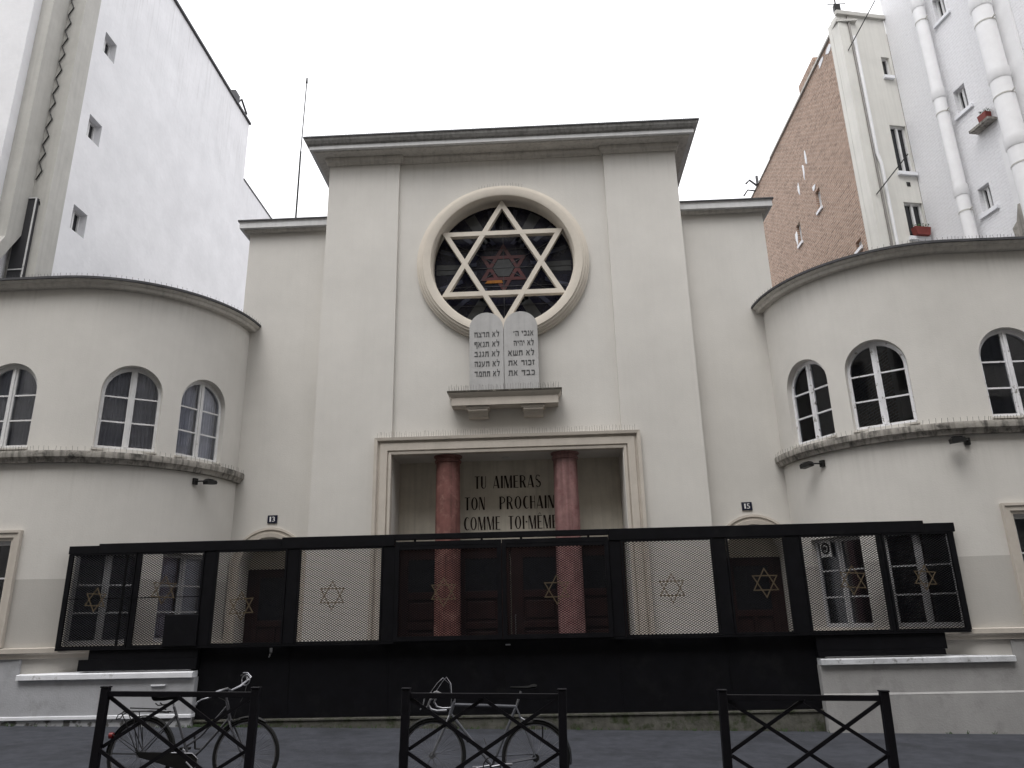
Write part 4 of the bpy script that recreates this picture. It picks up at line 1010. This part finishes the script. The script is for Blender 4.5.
bm = BM(); tube(bm, [V(sc), V((.38, .95))], .0125); link('seat_post', bm, 'silver', B2, world=False)
saddle(B2, .42, .985, .28, -1, 0, .075, .045)
bm = BM(); tube(bm, [V(ht), V((-.30, .90)), V((-.40, .905))], .011); link('stem', bm, 'silver', B2, world=False, smooth=True)
bm = BM()
for sg in (-1, 1):
    tube(bm, [(-.40, 0, .905), (-.40, sg*.13, .91), (-.41, sg*.20, .912), (-.47, sg*.21, .905), (-.53, sg*.21, .875), (-.55, sg*.21, .83), (-.52, sg*.21, .785), (-.46, sg*.21, .77), (-.36, sg*.21, .775)], .0118, 8)
HB = link('handlebar', bm, 'silver', B2, world=False, smooth=True)
bm = BM()
for sg in (-1, 1):
    tube(bm, [(-.46, sg*.21, .90), (-.53, sg*.21, .93), (-.555, sg*.21, .925)], [.014, .016, .012], 8)
    tube(bm, [(-.55, sg*.21, .93), (-.59, sg*.21, .89), (-.60, sg*.21, .83), (-.63, sg*.21, .78)], [.01, .008, .007, .007], 6)
link('brake_lever', bm, 'silver', HB, world=False, smooth=True)
bm = BM()
for sg in (-1, 1): tube(bm, [(-.53, sg*.21, .945), (-.47, sg*.19, 1.03), (-.42, sg*.14, 1.08), (-.36, sg*.06, 1.02), (-.34, sg*.02, .90), (-.345, 0, .76)], .0028, 5)
link('brake_cable', bm, 'silver', HB, world=False, smooth=True)
bm = BM(); tube(bm, [V((.0, .51), .0), V((.03, .44), .0)], .004)
for cx in (-.355, .36):
    z = .70
    for sg in (-1, 1): tube(bm, [(cx, sg*.01, z+.01), (cx+(-.02 if cx < 0 else .06), sg*.04, z-.02), (cx+(-.02 if cx < 0 else .06), sg*.03, z-.05)], .006, 6)
link('brake_caliper', bm, 'silver', B2, world=False)
guard('mudguard', fh, wr+.016, 45, 140, B2, 'blackmetal'); guard('mudguard', rh, wr+.016, -10, 95, B2, 'blackmetal')
bm = BM()
tube(bm, [(bb[0]+.085*math.cos(2*math.pi*i/24), -.05, bb[1]+.085*math.sin(2*math.pi*i/24)) for i in range(24)], .006, 5, closed=True)
for k in range(5): tube(bm, [V(bb, -.05), (bb[0]+.083*math.cos(k*1.2566), -.05, bb[1]+.083*math.sin(k*1.2566))], .006, 5)
CR = link('chainring', bm, 'blackmetal', B2, world=False)
bm = BM(); tube(bm, [(bb[0], -.05, bb[1]+.088), (rh[0], -.05, rh[1]+.035)], .0035, 4); tube(bm, [(bb[0], -.05, bb[1]-.088), (rh[0]-.02, -.05, rh[1]-.09), (rh[0]+.01, -.05, rh[1]-.03)], .0035, 4); tube(bm, [(rh[0], -.055, rh[1]), (rh[0], -.03, rh[1])], .035, 16); link('chain', bm, 'blackmetal', B2, world=False)
for sg in (-1, 1):
    e = (bb[0]+sg*.165, bb[1]+sg*.03); bm = BM(); tube(bm, [(bb[0], sg*-.07, bb[1]), (e[0], sg*-.075, e[1])], .009, 6); c_ = link('crank', bm, 'silver', B2, world=False)
    bm = BM(); box(bm, (e[0]-.045, -sg*.12-.035, e[1]-.01), (e[0]+.045, -sg*.12+.035, e[1]+.01), .003); link('pedal', bm, 'silver', c_, world=False)
bm = BM(); tube(bm, [(.28, .03, .70), (.42, .03, .705), (.60, .03, .70), (.63, .03, .665)], .004, 5); tube(bm, [(.60, .03, .70), (.60, 0, .50), (.66, 0, .47)], .008, 6); link('cable_lock', bm, 'blackmetal', B2, world=False, smooth=True)
bm = BM(); tube(bm, [(-.22, -.02, .53), (-.17, -.04, .51), (-.16, -.04, .47)], .010, 6); link('dynamo', bm, 'blackmetal', B2, world=False)
B2.rotation_euler = (R(-3), R(1.26), 0); B2.scale = (.985,)*3

# ------------------------------------------------------------------ antenna mast on the left bay roof
AN = thing('antenna_mast', 'thin dark antenna mast rising from the roof left of the central block', 'antenna', (-5.62, 15.2, 10.5))
bm = BM(); tube(bm, [(-5.62, 15.2, 10.5), (-5.62, 15.2, 12.6)], .022, 8); tube(bm, [(-5.62, 15.2, 12.6), (-5.60, 15.2, 14.6)], .014, 8); link('mast', bm, 'blackmetal', AN)
bm = BM(); tube(bm, [(-5.60, 15.2, 14.6), (-5.60, 15.2, 14.76)], [.03, .018], 8); link('mast_tip', bm, 'blackmetal', AN)

# ------------------------------------------------------------------ left neighbour: white party wall with flues
def box_window(parent, c, u, n, w, h, depth=.25, framem='frame', mull=True, name='window', pane='darkglass'):
    """window with reveal frame standing 3 mm proud of a wall; c centre on the wall face"""
    c, u, n = Vector(c), Vector(u), Vector(n); Z = Vector((0, 0, 1))
    f = BM(); T = lambda a, z, d: c+u*a+Z*z+n*d
    def bx(bm, a0, a1, z0, z1, d0, d1): slab(bm, [(a0, z0), (a1, z0), (a1, z1), (a0, z1)], lambda a, z: T(a, z, d0), lambda a, z: T(a, z, d1))
    t = .05
    bx(f, -w/2, -w/2+t, -h/2, h/2, -depth, -depth+.05); bx(f, w/2-t, w/2, -h/2, h/2, -depth, -depth+.05)
    bx(f, -w/2+t, w/2-t, h/2-t, h/2, -depth, -depth+.05); bx(f, -w/2+t, w/2-t, -h/2, -h/2+t, -depth, -depth+.05)
    if mull: bx(f, -.03, .03, -h/2+t, h/2-t, -depth, -depth+.06)
    W = link(name, f, framem, parent)
    p = BM(); bx(p, -w/2+t, w/2-t, -h/2+t, h/2-t, -depth-.02, -depth+.01); link('pane', p, pane, W)
    return W
def poly_wall(parent, name, A, B, z0, z1, t, holes, m):
    """straight wall from A to B (viewer's left to right), holes (s0,s1,z0,z1)"""
    A, B = Vector(A), Vector(B); d = (B-A); Ln = d.length; d.normalize(); n = Vector((d.y, -d.x))
    P = lambda s: (A.x+d.x*s, A.y+d.y*s, n.x, n.y)
    bm = BM(); wall(bm, P, 0, Ln, z0, z1, t, [(a, b_, (lambda s, q=c: q), (lambda s, q=e: q), 2) for a, b_, c, e in holes])
    link(name, bm, m, parent); out = []
    for a, b_, c, e in holes:
        s = (a+b_)/2; out.append((Vector((A.x+d.x*s, A.y+d.y*s, (c+e)/2)), Vector((d.x, d.y, 0)), Vector((n.x, n.y, 0)), b_-a, e-c))
    return out
LB = thing('apartment_building', 'tall blank white party wall with three tiny windows left of the synagogue', 'building', (-11.5, 18, 0))
hl = [(15.15-12.7, 15.66-12.7, 15.9, 16.50), (15.1-12.7, 15.62-12.7, 13.30, 13.92), (15.1-12.7, 15.64-12.7, 10.72, 11.36)]
# faces +X: travel from y=24 to y=12.7 would face -X, so go near to far
ws = poly_wall(LB, 'party_wall', (-11, 12.7), (-11, 24), 0, 20.25, .35, hl, 'party')
for c, u, n, w, h in ws: box_window(LB, c, u, n, w, h, .22, 'frame', True)
bm = BM(); box(bm, (-22, 12.72, 0), (-11.36, 23.98, 20.2)); link('building_body', bm, 'party', LB)
bm = BM(); box(bm, (-22.2, 12.5, 20.252), (-10.93, 24.04, 20.33)); link('roof_edge', bm, 'zinc', LB)
bm = BM(); box(bm, (-11.25, 22.6, 20.33), (-11.0, 23.0, 20.75)); tube(bm, [(-11.1, 22.9, 20.3), (-11.0, 23.15, 20.75), (-10.95, 23.6, 20.4)], .04, 6); link('roof_vent', bm, 'zinc', LB)
bm = BM(); box(bm, (-22, 24.0, 0), (-11.02, 30, 17.8)); link('rear_block', bm, 'party', LB)
bm = BM(); box(bm, (-22, 24.05, 17.803), (-11.0, 30.1, 17.88)); link('roof_edge', bm, 'zinc', LB)
bm = BM(); slab(bm, [(12.92, 21), (13.408, 21), (13.408, 9.67), (12.9, 8.75), (12.55, 8.1), (12.3, 8.1), (12.92, 9.3)], lambda y, z: (-10.998, y, z), lambda y, z: (-10.73, y, z)); link('flue', bm, 'flue', LB)
bm = BM(); box(bm, (-10.998, 13.41, 0), (-10.35, 13.90, 21)); link('flue', bm, 'flue', LB)
LADX = (-10.70, -10.60)
# zig-zag brace ladder in the slot
bm = BM(); z = 10.9; k = 0
while z < 20.5:
    x0_, x1_ = LADX if k % 2 == 0 else LADX[::-1]; tube(bm, [(x0_, 13.385, z), (x1_, 13.385, z+.22)], .014, 5); z += .22; k += 1
link('lattice_brace', bm, 'blackmetal', LB)
bm = BM(); box(bm, (-10.88, 13.33, 8.2), (-10.54, 13.405, 10.42)); DP = link('metal_duct', bm, 'lead', LB)
bm = BM()
for p, q in (((-10.87, 13.32, 8.74), (-10.55, 13.32, 8.74)), ((-10.87, 13.32, 10.41), (-10.55, 13.32, 10.41)), ((-10.55, 13.32, 8.2), (-10.55, 13.32, 10.42))): bar(bm, p, q, .025, .02)
link('duct_frame', bm, 'frame', DP)
WR = BM(); tube(WR, [(-10.53, 13.39, 10.38), (-10.3, 13.95, 8.3)], .01, 5); link('wire', WR, 'blackmetal', LB)

# ------------------------------------------------------------------ brick building right
BB = thing('brick_building', 'weathered pink brick party wall rising behind the right wing', 'building', (9, 20, 0))
hl = []
for yc, z0, z1 in ((21.7, 12.95, 13.65), (19.87, 13.1, 13.75), (17.9, 10.75, 11.0)):
    hl.append((30-yc-.17, 30-yc+.17, z0, z1))
ws = poly_wall(BB, 'brick_wall', (8.5, 30), (8.5, 16.885), 0, 17.1, .3, hl, 'brick')
for c, u, n, w, h in ws:
    box_window(BB, c, u, n, w, h, .14, 'frame', True, 'window', 'frame')
    bm = BM(); Z = Vector((0, 0, 1))
    slab(bm, [(-w/2-.05, -h/2-.09), (w/2+.05, -h/2-.09), (w/2+.05, -h/2-.003), (-w/2-.05, -h/2-.003)], lambda a, z: c+u*a+Z*z+n*.003, lambda a, z: c+u*a+Z*z+n*.05); link('sill', bm, 'white_paint', BB)
bm = BM(); box(bm, (8.86, 17.3, 0), (20, 30, 17.05)); link('building_body', bm, 'brick', BB)
bm = BM(); box(bm, (8.44, 16.78, 17.102), (9.0, 23.2, 17.17)); box(bm, (8.46, 23.2, 17.102), (9.0, 30, 17.15)); link('coping', bm, 'flue', BB)
bm = BM(); box(bm, (8.47, 18.6, 17.18), (9.2, 19.9, 17.5)); link('chimney', bm, 'brick', BB)
# peeling render patches on the bricks, thin but real
bm = BM()
for (yc, zc, w, h) in ((20.3, 15.2, .08, .35), (20.6, 14.9, .06, .3), (21.2, 14.6, .07, .25), (16.95, 15.8, .09, .25), (16.93, 13.2, .06, .3), (17.2, 16.8, .25, .16), (17.6, 16.9, .2, .12), (18.2, 16.95, .2, .1), (20.05, 13.95, .14, .12), (21.95, 13.25, .10, .25)):
    pts = []
    for k in range(9):
        a = 2*math.pi*k/9; q = random.uniform(.6, 1.2); pts.append((yc+w*q*math.cos(a), zc+h*q*math.sin(a)))
    slab(bm, pts, lambda y, z: (8.5, y, z), lambda y, z: (8.488, y, z))
link('render_patch', bm, 'white_paint', BB)
bm = BM(); tube(bm, [(8.45, 24.9, 17.1), (8.2, 24.9, 17.35), (8.05, 24.9, 17.2)], .04, 6); tube(bm, [(8.45, 25.1, 17.0), (8.15, 25.1, 17.05), (8.0, 25.2, 16.85)], .03, 6); tube(bm, [(8.45, 24.8, 17.1), (8.45, 24.8, 17.45)], .05, 6); link('gutter_spout', bm, 'zinc', BB)
bm = BM(); tube(bm, [(8.62, 17.0, 17.1), (8.62, 17.0, 18.4)], .02, 6); tube(bm, [(8.4, 17.0, 17.9), (8.9, 17.0, 17.9)], .012, 6); box(bm, (8.55, 16.95, 17.6), (8.72, 17.05, 17.85)); link('aerial', bm, 'blackmetal', BB)

# ------------------------------------------------------------------ beige building face between brick and white walls
a12 = R(12); dX = Vector((math.cos(a12), math.sin(a12))); C0 = Vector((8.5, 16.8)); dn = Vector((math.sin(a12), -math.cos(a12)))
EB = thing('beige_building', 'narrow cream house front squeezed between the brick wall and the white brick wall', 'building', (9.2, 17, 0))
hb_ = [(.93, 1.40, 12.42, 13.86), (.88, 1.40, 10.55, 11.55), (1.10, 1.34, 15.42, 16.06), (1.08, 1.18, 12.2-.1, 12.2)]
B2_ = C0+dX*1.42
ws = poly_wall(EB, 'front_wall', C0, B2_, 0, 17.35, .3, hb_[:3], 'beige')
for i, (c, u, n, w, h) in enumerate(ws):
    box_window(EB, c, u, n, w, h, .12, 'frame', i < 2)
    bm = BM(); Z = Vector((0, 0, 1)); slab(bm, [(-w/2-.06, -h/2-.10), (w/2+.0, -h/2-.10), (w/2+.0, -h/2-.003), (-w/2-.06, -h/2-.003)], lambda a, z: c+u*a+Z*z+n*.003, lambda a, z: c+u*a+Z*z+n*.08); link('sill', bm, 'white_paint', EB)
bm = BM(); p0 = C0+dX*.0-dn*.31; prism(bm, [tuple(C0-dn*.31), tuple(C0+dX*1.42-dn*.31), tuple(C0+dX*1.42-dn*.45), tuple(C0-dn*.45)], 0, 17.3); link('building_body', bm, 'beige', EB)
bm = BM(); c3 = lambda s, z, d: Vector((C0.x+dX.x*s+dn.x*d, C0.y+dX.y*s+dn.y*d, z))
bar(bm, c3(-.05, 17.38, .03), c3(1.42, 17.38, .03), .10, .12, up=(0, 0, 1)); link('roof_edge', bm, 'flue', EB)
bm = BM(); tube(bm, [c3(.42, 8, .06), c3(.42, 12.6, .06), c3(.36, 12.9, .06), c3(.36, 16.6, .06)], .045, 8); link('downpipe', bm, 'pipe', EB, smooth=True)
bm = BM(); tube(bm, [c3(.30, 8, .02), c3(.30, 17.3, .02)], .03, 6); link('cable_run', bm, 'spike', EB)
bm = BM(); slab(bm, [(1.08, 12.02), (1.18, 12.02), (1.18, 12.14), (1.08, 12.14)], lambda s, z: c3(s, z, .002), lambda s, z: c3(s, z, .012)); link('air_grille', bm, 'blackmetal', EB)
for p, q in ((c3(.13, 16.14, .02), c3(.76, 17.36, .6)), (c3(.14, 11.69, .02), c3(.77, 12.54, .6))):
    bm = BM(); tube(bm, [p, q], .014, 6); link('flagpole_rod', bm, 'blackmetal', EB)
# red planters on sills
def planter(o, u, n, w, h, label, plant=True):
    t = thing('planter', label, 'flower pot', o, 'red planters on the sills')
    bm = BM(); slab(bm, [(-w/2*.8, 0), (w/2*.8, 0), (w/2, h), (-w/2, h)], lambda a, z: o+u*a+Vector((0, 0, z))+n*.01, lambda a, z: o+u*a+Vector((0, 0, z))+n*.17); link('trough', bm, 'pot', t)
    bm = BM()
    for k in range(60):
        p = o+u*random.uniform(-w/2, w/2)+n*random.uniform(.02, .16)+Vector((0, 0, h+random.uniform(0, .1))); d = Vector((random.uniform(-1, 1), random.uniform(-1, 1), random.uniform(-.5, 1)))*.03
        e = d.orthogonal()*.5
        quad(bm, [p-d, p+e, p+d, p-e])
    link('foliage', bm, 'leaf', t)
c, u, n, w, h = ws[1]
planter(c+Vector((0, 0, -h/2+.003))+n*.0, u, n, .44, .22, 'red planter on the lower window sill of the cream house')

# ------------------------------------------------------------------ white brick building far right
WB = thing('white_building', 'tall white painted brick wall with two thick flue pipes at the right edge', 'building', (12, 15, 0))
cc = Vector((9.9, 17.1)); e_ = Vector((math.sin(a12), -math.cos(a12))); nn_ = Vector((-math.cos(a12), -math.sin(a12)))
hw_ = [(1.66, 2.0, 15.72, 16.37), (1.64, 1.99, 13.0, 13.62), (1.67, 2.0, 10.30, 10.9)]
ws = poly_wall(WB, 'side_wall', cc, cc+e_*4.75, 0, 25, .35, hw_, 'whitebrick')
for c, u, n, w, h in ws:
    box_window(WB, c, u, n, w, h, .16, 'frame', True)
    bm = BM(); Z = Vector((0, 0, 1)); slab(bm, [(-w/2-.08, -h/2-.14), (w/2+.12, -h/2-.14), (w/2+.12, -h/2-.06), (-w/2-.08, -h/2-.06)], lambda a, z: c+u*a+Z*z+n*.003, lambda a, z: c+u*a+Z*z+n*.06); link('sill', bm, 'white_paint', WB)
en = cc+e_*4.75
bm = BM(); prism(bm, [tuple(cc-nn_*.36), tuple(en-nn_*.36), (20, en.y), (20, 17.2)], 0, 24.9); link('building_body', bm, 'whitebrick', WB)
w3 = lambda s, z, d: Vector((cc.x+e_.x*s+nn_.x*d, cc.y+e_.y*s+nn_.y*d, z))
def flue_pipe(s, r, off, zs_, z0, z1):
    bm = BM(); tube(bm, [w3(s, z0, off), w3(s, z1, off)], r, 24); fp = link('flue_pipe', bm, 'pipe', WB, smooth=True)
    for z in zs_:
        bm = BM(); tube(bm, [w3(s, z, off), w3(s, z+.03, off), w3(s, z+.28, off)], [r+.005, r+.02, r+.02], 24); link('collar', bm, 'pipe', fp, smooth=True)
        bm = BM(); tube(bm, [w3(s, z-.42, off), w3(s, z-.39, off)], r+.008, 24); tube(bm, [w3(s, z-.40, 0.01), w3(s, z-.40, off+r*.5)], .02, 5); tube(bm, [w3(s+r, z-.40, off), w3(s+r+.09, z-.40, off+.02)], .018, 5); link('clamp', bm, 'flue', fp)
flue_pipe(1.42, .14, .20, [10.85, 13.55, 16.3], 5, 25)
flue_pipe(3.16, .205, .28, [10.95, 12.65, 14.6, 16.6], 5, 25)
# thick rendered chimney shoulder behind the second pipe
bm = BM(); slab(bm, [(2.55, 8), (3.6, 8), (3.6, 25), (2.75, 25), (2.75, 11.9), (2.55, 11.6)], lambda s, z: w3(s, z, .003), lambda s, z: w3(s, z, .05)); link('render_band', bm, 'pipe', WB)
bm = BM(); slab(bm, [(2.40, 9), (2.7, 9), (2.85, 9.9), (2.62, 9.95), (2.5, 9.6), (2.36, 9.5)], lambda s, z: w3(s, z, .051), lambda s, z: w3(s, z, .06)); link('peeling_patch', bm, 'sooty', WB)
bm = BM(); slab(bm, [(2.05, 12.12), (2.62, 12.12), (2.62, 12.18), (2.05, 12.18)], lambda s, z: w3(s, z, .004), lambda s, z: w3(s, z, .25)); link('sill_shelf', bm, 'sooty', WB)
planter(w3(2.42, 12.185, .03), Vector((e_.x, e_.y, 0)), Vector((nn_.x, nn_.y, 0)), .24, .2, 'red planter on the dark sill shelf beside the thick flue pipe')
bm = BM(); box(bm, (9.6, 12.55, 25.002), (20, 17.4, 25.1)); link('roof', bm, 'zinc', WB)

# ------------------------------------------------------------------ unseen building across the street, added for its street-canyon shade
OP = thing('unseen_opposite_building', 'unseen stone apartment house behind the photographer, added to shade the facade', 'building', (0, -3, 0))
hl = []
for fl in range(6):
    for k in range(35): hl.append((2+k*2.6, 3.1+k*2.6, 1.2+fl*3.1, 3.1+fl*3.1))
ws = poly_wall(OP, 'facade', (46, -2.6), (-46, -2.6), -.5, 21, .4, hl, 'limestone')
bm = BM()
for c, u, n, w, h in ws: slab(bm, [(-w/2, -h/2), (w/2, -h/2), (w/2, h/2), (-w/2, h/2)], lambda a, z: c+u*a+Vector((0, 0, z))-n*.22, lambda a, z: c+u*a+Vector((0, 0, z))-n*.2)
link('window_glass', bm, 'darkglass', OP)
bm = BM(); box(bm, (-46, -9, -.5), (46, -3.01, 20.98)); link('building_body', bm, 'limestone', OP)
bm = BM(); slab(bm, [(-2.5, 21.002), (-9, 21.002), (-7.5, 23.5), (-4.2, 23.5)], lambda y, z: (-46, y, z), lambda y, z: (46, y, z)); link('mansard_roof', bm, 'zinc', OP)
